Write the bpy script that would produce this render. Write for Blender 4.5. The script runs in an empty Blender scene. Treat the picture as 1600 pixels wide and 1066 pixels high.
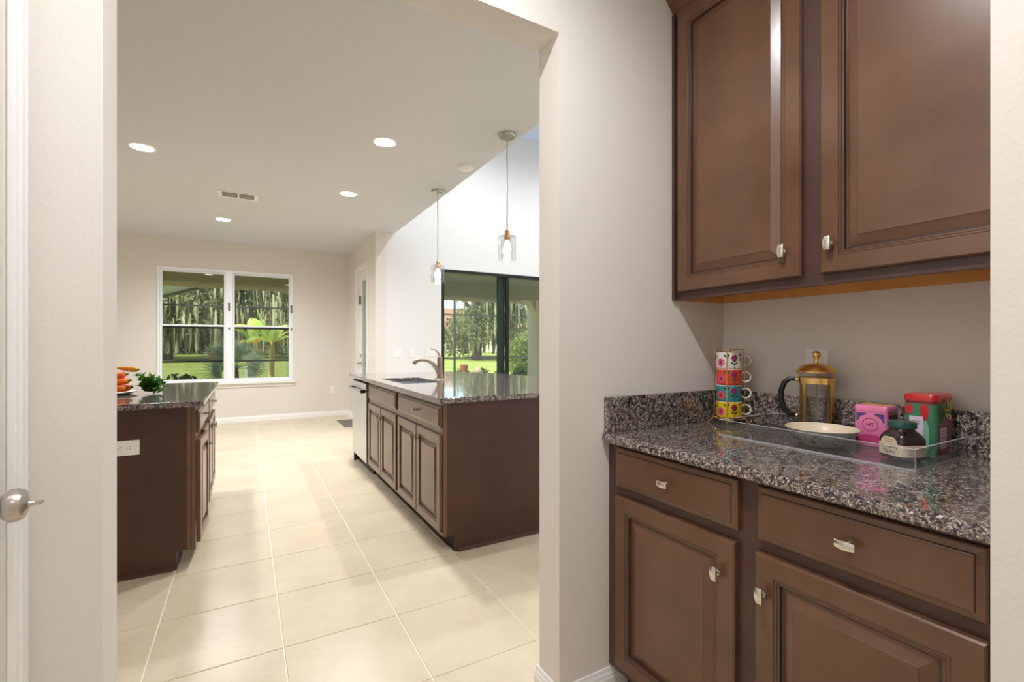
import bpy, bmesh, math, random
from mathutils import Vector, Matrix
random.seed(7)
R = math.radians
PI = math.pi
scene = bpy.context.scene
COL = scene.collection

# ------------------------------------------------------------------ camera
F_PX, HORIZON, CAM_H = 731.7, 540.5, 1.22
THETA = math.atan(415 / F_PX)
cd = bpy.data.cameras.new('camera')
cd.sensor_width = 36.0
cd.lens = 36.0 * F_PX / 1600
cd.shift_y = (HORIZON - 533.0) / 1600
cd.clip_start = 0.02
cd.clip_end = 400
cam = bpy.data.objects.new('camera', cd)
cam.location = (0, 0, CAM_H)
cam.rotation_euler = (R(90), 0, -THETA)
COL.objects.link(cam)
scene.camera = cam

# ------------------------------------------------------------------ world, sun, exposure
vs = scene.view_settings
vs.view_transform = 'Standard'
vs.look = 'None'
vs.exposure = 0.36
vs.gamma = 1.0
vs.use_curve_mapping = False
w = bpy.data.worlds.new('world')
scene.world = w
w.use_nodes = True
wn = w.node_tree.nodes
sky = wn.new('ShaderNodeTexSky')
sky.sky_type = 'NISHITA'
sky.sun_disc = False
sky.sun_elevation = R(48)
sky.sun_rotation = R(-120)
sky.air_density = 1.0
sky.dust_density = 1.2
w.node_tree.links.new(sky.outputs[0], wn['Background'].inputs[0])
wn['Background'].inputs[1].default_value = 0.34
sl = bpy.data.lights.new('sun', 'SUN')
sl.energy = 6.5
sl.angle = R(0.6)
sl.color = (1.0, 0.93, 0.80)
sun = bpy.data.objects.new('sun', sl)
sun.rotation_euler = Vector((0.52, 0.42, -0.80)).to_track_quat('-Z', 'Y').to_euler()
COL.objects.link(sun)
cy = scene.cycles
cy.use_denoising = True
cy.max_bounces = 12
cy.diffuse_bounces = 8
cy.glossy_bounces = 5
cy.transmission_bounces = 10
cy.transparent_max_bounces = 24
cy.sample_clamp_indirect = 6.0
cy.caustics_reflective = False
cy.caustics_refractive = False

CAN_W, PASS_W, GREAT_FILL_W, BULB_W = 122.0, 84.0, 135.0, 4.0

# ------------------------------------------------------------------ materials
def lin(c):
    return tuple((x / 255 / 12.92) if x / 255 <= 0.04045 else ((x / 255 + 0.055) / 1.055) ** 2.4 for x in c)

MATS = {}

def mat(name, c, rough=0.5, metal=0.0, spec=0.5, coat=0.0, emit=None, es=0.0, alpha=None):
    m = bpy.data.materials.new(name)
    m.use_nodes = True
    b = m.node_tree.nodes['Principled BSDF']
    b.inputs['Base Color'].default_value = (*lin(c), 1)
    b.inputs['Roughness'].default_value = rough
    b.inputs['Metallic'].default_value = metal
    b.inputs['Specular IOR Level'].default_value = spec
    b.inputs['Coat Weight'].default_value = coat
    b.inputs['Coat Roughness'].default_value = 0.15
    if emit:
        b.inputs['Emission Color'].default_value = (*lin(emit), 1)
        b.inputs['Emission Strength'].default_value = es
    MATS[name] = m
    return m

class NT:
    """short node-tree writer"""
    def __init__(s, m):
        s.t = m.node_tree
        s.b = s.t.nodes.get('Principled BSDF')
        s.co = s.n('ShaderNodeTexCoord').outputs['Object']
    def n(s, k, **kw):
        x = s.t.nodes.new(k)
        for a, v in kw.items():
            setattr(x, a, v)
        return x
    def l(s, a, b):
        s.t.links.new(a, b)
    def scaled(s, sc, loc=(0, 0, 0)):
        mp = s.n('ShaderNodeMapping')
        mp.inputs['Scale'].default_value = sc
        mp.inputs['Location'].default_value = loc
        s.l(s.co, mp.inputs[0])
        return mp.outputs[0]
    def noise(s, scale, detail=3, rough=0.5, vec=None):
        x = s.n('ShaderNodeTexNoise')
        x.inputs['Scale'].default_value = scale
        x.inputs['Detail'].default_value = detail
        x.inputs['Roughness'].default_value = rough
        s.l(vec or s.co, x.inputs['Vector'])
        return x.outputs[0]
    def voro(s, scale, out='Color', feature='F1', vec=None):
        x = s.n('ShaderNodeTexVoronoi', feature=feature)
        x.inputs['Scale'].default_value = scale
        s.l(vec or s.co, x.inputs['Vector'])
        return x.outputs[out]
    def ramp(s, fac, stops, interp='LINEAR'):
        x = s.n('ShaderNodeValToRGB')
        cr = x.color_ramp
        cr.interpolation = interp
        while len(cr.elements) < len(stops):
            cr.elements.new(0.5)
        for e, (p, c) in zip(cr.elements, stops):
            e.position = p
            e.color = (*lin(c), 1)
        s.l(fac, x.inputs[0])
        return x.outputs[0]
    def mix(s, fac, a, b, blend='MIX'):
        x = s.n('ShaderNodeMix', data_type='RGBA', blend_type=blend)
        for sock, v in ((x.inputs[0], fac), (x.inputs[6], a), (x.inputs[7], b)):
            if isinstance(v, (int, float)):
                sock.default_value = v
            elif isinstance(v, tuple):
                sock.default_value = (*lin(v), 1)
            else:
                s.l(v, sock)
        return x.outputs[2]
    def base(s, c):
        s.l(c, s.b.inputs['Base Color'])
    def bump(s, h, strength=0.1, dist=0.01):
        x = s.n('ShaderNodeBump')
        x.inputs['Strength'].default_value = strength
        x.inputs['Distance'].default_value = dist
        s.l(h, x.inputs['Height'])
        s.l(x.outputs[0], s.b.inputs['Normal'])

def paint(name, c, bump=0.13):
    m = mat(name, c, 0.72, spec=0.3)
    t = NT(m)
    t.bump(t.noise(95, 3, 0.55), bump, 0.004)
    return m
paint('wall_paint', (225, 220, 214))
paint('great_wall_paint', (229, 229, 228), 0.05)
paint('ceiling_paint', (213, 214, 217), 0.3)
paint('daylight_tint_paint', (205, 221, 246), 0.05)  # white ceiling with the blue of daylight put into its colour
mat('trim_white', (238, 237, 236), 0.35)
mat('vinyl_white', (240, 243, 248), 0.3)
mat('plate_white', (240, 238, 235), 0.35)

def wood(name, a, b, rough=0.30, coat=0.4):
    m = mat(name, a, rough, coat=coat)
    t = NT(m)
    n1 = t.noise(5.0, 4, 0.55)
    n2 = t.noise(30, 3, 0.5, t.scaled((9, 9, 0.7)))
    c = t.ramp(n1, [(0.32, b), (0.68, a)])
    c = t.mix(0.18, c, t.ramp(n2, [(0.3, (40, 24, 16)), (0.7, (150, 104, 74))]), 'OVERLAY')
    t.base(c)
    return m
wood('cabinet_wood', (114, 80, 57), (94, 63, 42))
wood('groove_wood', (72, 46, 34), (60, 38, 28))
wood('frame_wood', (84, 58, 50), (72, 48, 42), 0.4, 0.1)
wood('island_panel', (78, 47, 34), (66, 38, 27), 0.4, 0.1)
wood('maple_raw', (222, 176, 104), (210, 160, 86), 0.6, 0.0)

def granite(name, dark=1.0):
    m = mat(name, (110, 100, 96), 0.09, spec=0.6, coat=0.5)
    m.node_tree.nodes['Principled BSDF'].inputs['Coat Roughness'].default_value = 0.03
    t = NT(m)
    sep = t.n('ShaderNodeSeparateColor')
    t.l(t.voro(330), sep.inputs[0])
    c = t.ramp(sep.outputs[0], [(0.0, (24, 25, 30)), (0.17, (72, 72, 78)), (0.32, (122, 110, 104)), (0.50, (158, 143, 132)),
                                (0.70, (192, 178, 167)), (0.84, (136, 110, 98)), (0.93, (222, 216, 210))], 'CONSTANT')
    big = t.noise(90, 4, 0.7)
    c = t.mix(t.ramp(big, [(0.47, (0, 0, 0)), (0.58, (255, 255, 255))]), c, (38, 38, 44))
    med = t.noise(26, 3, 0.6)
    c = t.mix(t.ramp(med, [(0.52, (0, 0, 0)), (0.72, (150, 150, 150))]), c, (176, 150, 134))
    t.base(c)
    return m
granite('granite')

m = mat('tile', (214, 199, 174), 0.30, spec=0.4)
t = NT(m)
oi = t.n('ShaderNodeObjectInfo')
v = t.n('ShaderNodeVectorMath', operation='ADD')
t.l(t.co, v.inputs[0])
t.l(oi.outputs['Location'], v.inputs[1])
n1 = t.noise(3.0, 5, 0.6, v.outputs[0])
n2 = t.noise(34, 6, 0.75, v.outputs[0])
c = t.ramp(n1, [(0.3, (202, 187, 161)), (0.7, (216, 202, 177))])
c = t.mix(t.ramp(n2, [(0.36, (120, 120, 120)), (0.47, (0, 0, 0))]), c, (178, 162, 138))
t.base(c)
mat('grout', (234, 227, 214), 0.8)
mat('concrete', (168, 160, 148), 0.8)

m = mat('nickel', (196, 190, 182), 0.28, 1.0)
mat('bright_nickel', (226, 222, 214), 0.22, 1.0)
mat('bronze_nickel', (176, 156, 138), 0.3, 1.0)
mat('stainless', (214, 218, 222), 0.3, 1.0)
mat('gold', (238, 200, 128), 0.22, 1.0)
mat('copper', (222, 180, 140), 0.25, 1.0)
mat('black_frame', (14, 13, 13), 0.35)
mat('green_black', (22, 46, 38), 0.2)
mat('black_plastic', (16, 16, 18), 0.35)
mat('dark_void', (10, 9, 9), 0.8)
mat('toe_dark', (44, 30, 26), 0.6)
mat('cream', (228, 214, 190), 0.3, coat=0.4)
mat('bowl_green', (196, 208, 200), 0.3, coat=0.4)
mat('bowl_leaf', (58, 88, 100), 0.3)
mat('pink_tin', (232, 128, 176), 0.3, coat=0.3)
mat('pink_deep', (206, 74, 128), 0.35)
mat('gold_orange', (226, 150, 96), 0.35)
mat('purple_print', (84, 66, 136), 0.4)
mat('maroon_print', (104, 28, 66), 0.4)
mat('red_tin', (196, 24, 34), 0.25, coat=0.4)
mat('dark_red_tin', (130, 12, 28), 0.28, coat=0.4)
mat('green_tin', (60, 128, 92), 0.3, coat=0.3)
mat('pale_green_print', (136, 184, 160), 0.3, coat=0.3)
mat('leaf_print', (30, 86, 50), 0.35)
mat('lilac_label', (214, 204, 220), 0.5)
mat('grey_print', (128, 120, 150), 0.5)
mat('jam', (30, 8, 12), 0.1, spec=0.6, coat=0.6)
mat('green_lid', (18, 74, 66), 0.3, coat=0.2)
mat('label_cream', (232, 216, 190), 0.6)
mat('ink', (50, 46, 50), 0.6)
mat('ink_rust', (164, 110, 84), 0.6)
for nm, c in (('mug_white', (236, 230, 222)), ('mug_red', (226, 78, 50)), ('mug_teal', (58, 146, 158)), ('mug_yellow', (240, 204, 16))):
    mat(nm, c, 0.2, coat=0.5)
mat('flower_pink', (214, 84, 128), 0.3)
mat('flower_plum', (142, 36, 90), 0.3)
mat('flower_coral', (232, 84, 80), 0.3)
mat('flower_leaf', (52, 76, 44), 0.3)
mat('carrot', (238, 110, 18), 0.45)
mat('carrot_yellow', (232, 164, 40), 0.4)
mat('mat_grey', (112, 106, 102), 0.9)
mat('vent_shade', (172, 170, 168), 0.8)
mat('stone_ball', (176, 150, 130), 0.7)
mat('terracotta', (150, 84, 62), 0.7)
mat('bulb', (255, 250, 240), 0.4, emit=(255, 236, 205), es=26.0)
mat('lens', (255, 255, 255), 0.4, emit=(255, 246, 232), es=24.0)
mat('lanai_paint', (160, 148, 108), 0.8)
mat('lanai_cream', (220, 200, 160), 0.8)
mat('cage_metal', (62, 62, 58), 0.5)
mat('pan_roof', (170, 176, 182), 0.5)
mat('bark', (92, 80, 66), 0.9)
mat('house_wall', (236, 222, 196), 0.8)
mat('house_roof', (160, 118, 92), 0.8)
mat('glass_dark', (50, 60, 66), 0.1)
mat('utility', (206, 216, 212), 0.5)

def leafmat(name, a, b, tl=0.45, scale=6.0):
    m = bpy.data.materials.new(name)
    m.use_nodes = True
    t = NT(m)
    nt = m.node_tree
    d = t.n('ShaderNodeBsdfDiffuse')
    tr = t.n('ShaderNodeBsdfTranslucent')
    mx = t.n('ShaderNodeMixShader')
    mx.inputs[0].default_value = tl
    c = t.ramp(t.noise(scale, 3, 0.6), [(0.3, a), (0.7, b)])
    t.l(c, d.inputs[0]); t.l(c, tr.inputs[0])
    t.l(d.outputs[0], mx.inputs[1]); t.l(tr.outputs[0], mx.inputs[2])
    t.l(mx.outputs[0], nt.nodes['Material Output'].inputs[0])
    MATS[name] = m
leafmat('oak_leaf', (104, 112, 78), (150, 152, 112), 0.4, 0.35)
leafmat('moss', (172, 166, 138), (208, 200, 172), 0.4, 0.6)
leafmat('hedge_leaf', (96, 118, 60), (146, 158, 92), 0.4, 2.0)
leafmat('dark_leaf', (40, 60, 36), (66, 86, 50), 0.3, 3.0)
leafmat('banana_leaf', (166, 196, 84), (226, 232, 140), 0.55, 1.6)
leafmat('banana_old', (206, 188, 48), (222, 150, 90), 0.4, 1.2)
leafmat('palmetto_leaf', (120, 142, 116), (186, 196, 158), 0.35, 3.0)
leafmat('parsley', (40, 96, 30), (96, 150, 54), 0.3, 60)
m = mat('banana_stem', (206, 178, 118), 0.7)
m = mat('lawn', (140, 170, 66), 0.9, spec=0.1)
t = NT(m)
t.base(t.mix(t.ramp(t.noise(0.5, 5, 0.65), [(0.35, (0, 0, 0)), (0.65, (255, 255, 255))]), (140, 152, 78), (172, 178, 100)))

def clear(name, refl=0.045, tint=(255, 255, 255), rough=0.0):
    """thin clear sheet: lets light straight through, mirrors by Fresnel"""
    m = bpy.data.materials.new(name)
    m.use_nodes = True
    t = NT(m)
    tp = t.n('ShaderNodeBsdfTransparent')
    tp.inputs[0].default_value = (*lin(tint), 1)
    gl = t.n('ShaderNodeBsdfGlossy')
    gl.inputs['Roughness'].default_value = rough
    lw = t.n('ShaderNodeLayerWeight')          # Schlick: 4 % head-on, all at grazing, the same from both sides
    lw.inputs[0].default_value = 0.5
    pw = t.n('ShaderNodeMath', operation='POWER')
    pw.inputs[1].default_value = 5.0
    t.l(lw.outputs['Facing'], pw.inputs[0])
    ma = t.n('ShaderNodeMath', operation='MULTIPLY_ADD')
    ma.inputs[1].default_value = 0.9 - refl
    ma.inputs[2].default_value = refl
    t.l(pw.outputs[0], ma.inputs[0])
    mx = t.n('ShaderNodeMixShader')
    t.l(ma.outputs[0], mx.inputs[0])
    t.l(tp.outputs[0], mx.inputs[1]); t.l(gl.outputs[0], mx.inputs[2])
    t.l(mx.outputs[0], m.node_tree.nodes['Material Output'].inputs[0])
    MATS[name] = m
clear('window_glass', tint=(246, 252, 248))
clear('press_glass', tint=(250, 250, 250))
clear('acrylic', refl=0.09, tint=(248, 249, 251))
clear('shade_glass', tint=(252, 252, 252))

def mesh_screen(name, c, see):
    m = bpy.data.materials.new(name)
    m.use_nodes = True
    t = NT(m)
    tp = t.n('ShaderNodeBsdfTransparent')
    d = t.n('ShaderNodeBsdfDiffuse')
    d.inputs[0].default_value = (*lin(c), 1)
    mx = t.n('ShaderNodeMixShader')
    mx.inputs[0].default_value = see
    t.l(d.outputs[0], mx.inputs[1]); t.l(tp.outputs[0], mx.inputs[2])
    t.l(mx.outputs[0], m.node_tree.nodes['Material Output'].inputs[0])
    MATS[name] = m
mesh_screen('acrylic_glint', (236, 238, 242), 0.6)  # whitish film painting the light caught in clear tray edges
mesh_screen('insect_mesh', (40, 44, 42), 0.72)
mesh_screen('cage_mesh', (70, 74, 70), 0.88)

# ------------------------------------------------------------------ mesh builder
class MB:
    def __init__(s):
        s.v, s.f = [], []
    def add(s, vs, fs):
        o = len(s.v)
        s.v += [tuple(p) for p in vs]
        s.f += [tuple(i + o for i in q) for q in fs]
        return s
    def box(s, x0, x1, y0, y1, z0, z1):
        return s.add([(x0, y0, z0), (x1, y0, z0), (x1, y1, z0), (x0, y1, z0), (x0, y0, z1), (x1, y0, z1), (x1, y1, z1), (x0, y1, z1)],
                     [(0, 3, 2, 1), (4, 5, 6, 7), (0, 1, 5, 4), (1, 2, 6, 5), (2, 3, 7, 6), (3, 0, 4, 7)])
    def loft(s, loops, cap0=True, cap1=True, close=True):
        n = len(loops[0])
        vs = [p for lp in loops for p in lp]
        fs = []
        for k in range(len(loops) - 1):
            for i in range(n if close else n - 1):
                j = (i + 1) % n
                fs.append((k * n + i, k * n + j, (k + 1) * n + j, (k + 1) * n + i))
        if cap0:
            fs.append(tuple(range(n - 1, -1, -1)))
        if cap1:
            fs.append(tuple((len(loops) - 1) * n + i for i in range(n)))
        return s.add(vs, fs)
    def ring(s, x0, x1, z0, z1, prof, cap=True, back=False, y=0.0):
        """stepped rectangle facing -y: prof = [(inset, depth out)]"""
        lp = [[(x0 + o, y - d, z0 + o), (x1 - o, y - d, z0 + o), (x1 - o, y - d, z1 - o), (x0 + o, y - d, z1 - o)] for o, d in prof]
        return s.loft(lp, back, cap)
    def lathe(s, prof, c=(0, 0, 0), seg=32, cap=True):
        lp = [[(c[0] + r * math.cos(2 * PI * i / seg), c[1] + r * math.sin(2 * PI * i / seg), c[2] + z) for i in range(seg)] for r, z in prof]
        return s.loft(lp, cap, cap)
    def tube(s, pts, r, seg=10, cap=True):
        pts = [Vector(p) for p in pts]
        rs = r if isinstance(r, (list, tuple)) else [r] * len(pts)
        up = None
        lps = []
        for i, p in enumerate(pts):
            d = (pts[min(i + 1, len(pts) - 1)] - pts[max(i - 1, 0)]).normalized()
            if up is None:
                up = Vector((0, 0, 1)) if abs(d.z) < 0.9 else Vector((1, 0, 0))
            a = d.cross(up).normalized()
            b = a.cross(d).normalized()
            up = b
            lps.append([tuple(p + (a * math.cos(2 * PI * k / seg) + b * math.sin(2 * PI * k / seg)) * rs[i]) for k in range(seg)])
        return s.loft(lps, cap, cap)
    def prism(s, poly, lo, hi, axis='z'):
        """poly of (a,b) extruded along axis: z:(x,y) y:(x,z) x:(y,z)"""
        g = {'z': lambda a, b, c: (a, b, c), 'y': lambda a, b, c: (a, c, b), 'x': lambda a, b, c: (c, a, b)}[axis]
        return s.loft([[g(a, b, lo) for a, b in poly], [g(a, b, hi) for a, b in poly]])
    def mesh(s, name, smooth=False):
        me = bpy.data.meshes.new(name)
        me.from_pydata(s.v, [], s.f)
        bm = bmesh.new()
        bm.from_mesh(me)
        bmesh.ops.recalc_face_normals(bm, faces=bm.faces)
        bm.to_mesh(me)
        bm.free()
        if smooth:
            me.polygons.foreach_set('use_smooth', [True] * len(me.polygons))
            me.set_sharp_from_angle(angle=R(38))
        return me
    def build(s, name, m, parent=None, smooth=False, bevel=0.0, loc=None, rot=None, seg=2):
        o = bpy.data.objects.new(name, s.mesh(name, smooth))
        o.data.materials.append(MATS[m])
        COL.objects.link(o)
        if parent:
            o.parent = parent
        if loc:
            o.location = loc
        if rot:
            o.rotation_euler = rot
        if bevel:
            b = o.modifiers.new('bevel', 'BEVEL')
            b.width = bevel
            b.segments = seg
            b.limit_method = 'ANGLE'
            b.harden_normals = False
        return o

def tag(o, label=None, cat=None, group=None, kind=None):
    for k, x in (('label', label), ('category', cat), ('group', group), ('kind', kind)):
        if x:
            o[k] = x
    return o
def thing(name, label, cat, loc=(0, 0, 0), rz=0.0, group=None, kind=None):
    o = bpy.data.objects.new(name, None)
    o.empty_display_size = 0.05
    o.location = loc
    o.rotation_euler = (0, 0, rz)
    COL.objects.link(o)
    return tag(o, label, cat, group, kind)
def struct(name, mb, m, label, cat, smooth=False, bevel=0.0):
    return tag(mb.build(name, m, smooth=smooth, bevel=bevel), label, cat, None, 'structure')
def share(o, name, parent, loc=None, rot=None):
    """another object on the same mesh data"""
    c = bpy.data.objects.new(name, o.data)
    COL.objects.link(c)
    c.parent = parent
    if loc:
        c.location = loc
    if rot:
        c.rotation_euler = rot
    return c
def light(name, kind, loc, power, color, parent=None, size=0.08, spot=None, aim=None):
    d = bpy.data.lights.new(name, kind)
    d.energy = power
    d.color = color
    d.shadow_soft_size = size
    if spot:
        d.spot_size = R(spot)
        d.spot_blend = 1.0
    o = bpy.data.objects.new(name, d)
    o.location = loc
    COL.objects.link(o)
    if parent:
        o.parent = parent
    return o

# ================================================================== SETTING
YW0, YW1 = 1.27, 1.39            # wall with the wide opening
XJL, XJR = -0.26, 0.90           # its jambs
XL = -0.384                      # passage left wall
CEIL, TOP = 2.84, 4.68
XBACK = 1.738                    # niche back wall
YN = 0.243                       # near end of the niche
YB = 8.66                        # nook wall with window
YG = 6.72                        # great-room wall with sliding door
XN = 1.59                        # nook side wall with door

# floor: grout bed with tiles set on it
fl = struct('floor', MB().box(-2.75, 6.6, -2.2, 8.75, -0.14, -0.003), 'grout', 'beige square floor tiles with pale grout lines', 'floor')
P = 0.4635
tm = MB()
h = P / 2 - 0.0028
tm.ring(-h, h, -h, h, [(0, -0.012), (0, -0.001), (0.0015, 0.0)], True)
tme = tm.mesh('tile')
for q in tme.vertices:                 # lay the ring (built facing -y) flat
    x, y, z = q.co
    q.co = (x, z, -y)
tme.materials.append(MATS['tile'])
tme.flip_normals() if tme.polygons[-1].normal.z < 0 else None
for i in range(-6, 14):
    for j in range(-7, 16):
        x, y = 0.131 + (i + 0.5) * P, 1.638 + (j + 0.5) * 0.4628
        if y > YW0:
            if x < XN:
                ok = x > -2.6 and y < YB
            else:
                ok = y < YG and x < 6.5
        else:
            ok = XL - 0.1 < x < 0.98 or (XL < x < XBACK and y > YN)
        if ok:
            o = bpy.data.objects.new('tile', tme)
            o.location = (x, y, 0)
            COL.objects.link(o)
            o.parent = fl

struct('wall_partition', MB().box(-2.65, XJL, YW0, YW1, 0, CEIL).box(XJR, 1.90, YW0, YW1, 0, CEIL).box(XJL, XJR, YW0, YW1, 2.256, CEIL),
       'wall_paint', 'beige wall with wide cased-less opening into the kitchen', 'wall')
# passage left wall with door opening
DY0, DY1, DZ = 0.40, 1.212, 2.05
struct('wall_left', MB().box(XL - 0.12, XL, -2.0, DY0, 0, CEIL).box(XL - 0.12, XL, DY1, YW0, 0, CEIL).box(XL - 0.12, XL, DY0, DY1, DZ, CEIL),
       'wall_paint', 'pale passage wall around the white door with round knob', 'wall')
struct('wall_right', MB().box(0.918, 1.86, -2.0, YN, 0, CEIL), 'wall_paint', 'bright textured wall ending at near side of cabinet niche', 'wall')
struct('wall_niche', MB().box(XBACK, 1.86, YN, YW0, 0, CEIL), 'wall_paint', 'greige wall behind the granite pantry counter', 'wall')
struct('wall_rear', MB().box(-0.5, 1.86, -2.12, -2.0, 0, CEIL), 'wall_paint', 'plain beige wall closing the passage', 'wall')
struct('ceiling_passage', MB().box(-0.5, 1.86, -2.12, YW0, CEIL, CEIL + 0.1), 'ceiling_paint', 'white ceiling over the pantry passage', 'ceiling')
# kitchen
struct('ceiling', MB().box(-2.65, 1.855, YW1, YG, CEIL, CEIL + 0.12).box(-2.65, 1.74, YG, YB + 0.15, CEIL, CEIL + 0.12), 'ceiling_paint',
       'textured white flat kitchen ceiling', 'ceiling')
struct('wall_kitchen_left', MB().box(-2.77, -2.65, YW0, YB + 0.15, 0, CEIL + 0.12), 'wall_paint', 'beige kitchen wall left of the counters', 'wall')
WX0, WX1, WZ0, WZ1 = -1.16, 0.68, 0.645, 2.412
struct('wall_back', MB().box(-2.65, WX0, YB, YB + 0.15, 0, CEIL).box(WX1, 1.74, YB, YB + 0.15, 0, CEIL).box(WX0, WX1, YB, YB + 0.15, 0, WZ0)
       .box(WX0, WX1, YB, YB + 0.15, WZ1, CEIL), 'wall_paint', 'beige breakfast nook wall around the double white window', 'wall')
SDY0, SDY1, SDZ = 7.24, 7.96, 2.42
struct('wall_nook_side', MB().box(XN, XN + 0.15, YG, SDY0, 0, CEIL).box(XN, XN + 0.15, SDY1, YB, 0, CEIL).box(XN, XN + 0.15, SDY0, SDY1, SDZ, CEIL),
       'wall_paint', 'pale nook side wall holding the glazed white door', 'wall')
GX0, GX1, GZ = 2.58, 4.95, 2.392
struct('wall_great', MB().box(XN + 0.15, GX0, YG, YG + 0.15, 0, TOP).box(XN, XN + 0.15, YG, YG + 0.15, CEIL, TOP).box(GX1, 6.6, YG, YG + 0.15, 0, TOP).box(GX0, GX1, YG, YG + 0.15, GZ, TOP),
       'great_wall_paint', 'tall white great room wall above the black sliding door', 'wall')
struct('ceiling_great', MB().box(1.75, 6.6, 1.3, YG + 0.15, TOP, TOP + 0.1), 'daylight_tint_paint', 'high great room ceiling with blue daylight tint painted in', 'ceiling')
struct('wall_upper', MB().box(1.755, 1.855, YW1, YG, CEIL + 0.12, TOP), 'great_wall_paint', 'white wall above the edge of the kitchen ceiling', 'wall')
struct('wall_great_near', MB().box(1.90, 6.6, YW0, YW1, 0, TOP), 'great_wall_paint', 'white great room wall beside the passage', 'wall')
struct('wall_great_right', MB().box(6.5, 6.6, YW1, YG, 0, TOP), 'great_wall_paint', 'white far side wall of the great room', 'wall')

def baseboard(name, p0, p1, out, label, hgt=0.088):
    """profiled board from p0 to p1 (xy), proud towards out (xy unit)"""
    prof = [(0, 0), (0.014, 0), (0.014, 0.055), (0.011, 0.062), (0.011, 0.068), (0.007, 0.076), (0.005, hgt), (0, hgt)]
    mb = MB()
    mb.loft([[(p[0] + out[0] * a, p[1] + out[1] * a, b) for a, b in prof] for p in (p0, p1)])
    return struct(name, mb, 'trim_white', label, 'baseboard')
baseboard('baseboard_back', (-2.65, YB), (XN, YB), (0, -1), 'white baseboard under the double window wall')
baseboard('baseboard_nook', (XN, SDY1 + 0.06), (XN, YB), (-1, 0), 'white baseboard between nook corner and glazed door')
baseboard('baseboard_partition', (XJR - 0.014, YW0), (1.19, YW0), (0, -1), 'white baseboard on pantry end wall beside the cabinet')
baseboard('baseboard_jamb', (XJR, YW0), (XJR, YW1 + 0.014), (-1, 0), 'white baseboard wrapping the right side of the opening')

# ---------------------------------------------------------------- double window
win = struct('window_1', MB().box(WX0, WX0 + 0.035, YB - 0.012, YB + 0.10, WZ0, WZ1).box(WX1 - 0.035, WX1, YB - 0.012, YB + 0.10, WZ0, WZ1)
             .box(WX0 + 0.035, WX1 - 0.035, YB - 0.012, YB + 0.10, WZ1 - 0.035, WZ1).box(WX0 + 0.035, WX1 - 0.035, YB - 0.012, YB + 0.10, WZ0, WZ0 + 0.03)
             .box(-0.285, -0.19, YB - 0.014, YB + 0.10, WZ0 + 0.03, WZ1 - 0.035),
             'vinyl_white', 'white double window of two single-hung units facing the garden', 'window', bevel=0.003)
for x0, x1 in ((WX0 + 0.035, -0.285), (-0.19, WX1 - 0.035)):
    for z0, z1, y in ((1.515, WZ1 - 0.035, YB + 0.062), (WZ0 + 0.03, 1.548, YB + 0.030)):
        b = 0.026
        s = MB().box(x0, x0 + b, y, y + 0.026, z0, z1).box(x1 - b, x1, y, y + 0.026, z0, z1).box(x0 + b, x1 - b, y, y + 0.026, z1 - b, z1) \
            .box(x0 + b, x1 - b, y, y + 0.026, z0, z0 + b).build('sash', 'vinyl_white', win, bevel=0.002)
        MB().box(x0 + b, x1 - b, y + 0.012, y + 0.016, z0 + b, z1 - b).build('pane', 'window_glass', s)
    MB().box(x0, x1, YB + 0.094, YB + 0.096, WZ0 + 0.03, 1.52).build('insect_screen', 'insect_mesh', win)
    MB().box(x0 + 0.02, x1 - 0.02, YB + 0.057, YB + 0.061, 1.488, 1.516).build('shadow_gap_bar', 'black_frame', win)
    MB().box((x0 + x1) / 2 - 0.03, (x0 + x1) / 2 + 0.03, YB + 0.024, YB + 0.03, 1.532, 1.545).build('sash_lock', 'vinyl_white', win)
MB().box(WX0 - 0.03, WX1 + 0.035, YB - 0.045, YB + 0.002, WZ0 - 0.035, WZ0).build('window_sill', 'trim_white', win, bevel=0.004)
MB().box(WX0 - 0.01, WX1 + 0.015, YB - 0.016, YB + 0.002, WZ0 - 0.09, WZ0 - 0.035).build('sill_apron', 'wall_paint', win, bevel=0.003)
for x in (-0.238, 0.655):
    MB().box(x - 0.014, x + 0.014, YB - 0.02, YB - 0.012, 1.77, 1.90).build('tilt_latch', 'mat_grey', win, bevel=0.003)
    MB().box(x - 0.012, x + 0.012, YB - 0.022, YB - 0.012, 1.475, 1.51).build('catch', 'mat_grey', win, bevel=0.003)

# ---------------------------------------------------------------- sliding door
sd = struct('door_2', MB().box(GX0, GX0 + 0.045, YG + 0.0, YG + 0.13, 0, GZ).box(GX1 - 0.045, GX1, YG, YG + 0.13, 0, GZ)
            .box(GX0 + 0.045, GX1 - 0.045, YG, YG + 0.13, GZ - 0.05, GZ).box(GX0 + 0.045, GX1 - 0.045, YG, YG + 0.13, 0.0, 0.03),
            'black_frame', 'black framed sliding glass door to the covered patio', 'sliding door')
for x0, x1, y, fm in ((GX0 + 0.045, 3.715, YG + 0.075, 'green_black'), (3.715, GX1 - 0.045, YG + 0.03, 'black_frame')):
    b = 0.012 if x0 < 3 else 0.055
    br = 0.13 if x0 < 3 else 0.03
    s = MB().box(x0, x0 + b, y, y + 0.035, 0.03, GZ - 0.05).box(x1 - br, x1, y, y + 0.035, 0.03, GZ - 0.05).box(x0 + b, x1 - br, y, y + 0.035, 0.03, 0.10) \
        .build('sliding_panel', fm, sd)
    MB().box(x0 + b, x1 - br, y + 0.014, y + 0.020, 0.10, GZ - 0.05).build('pane', 'window_glass', s)

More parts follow.
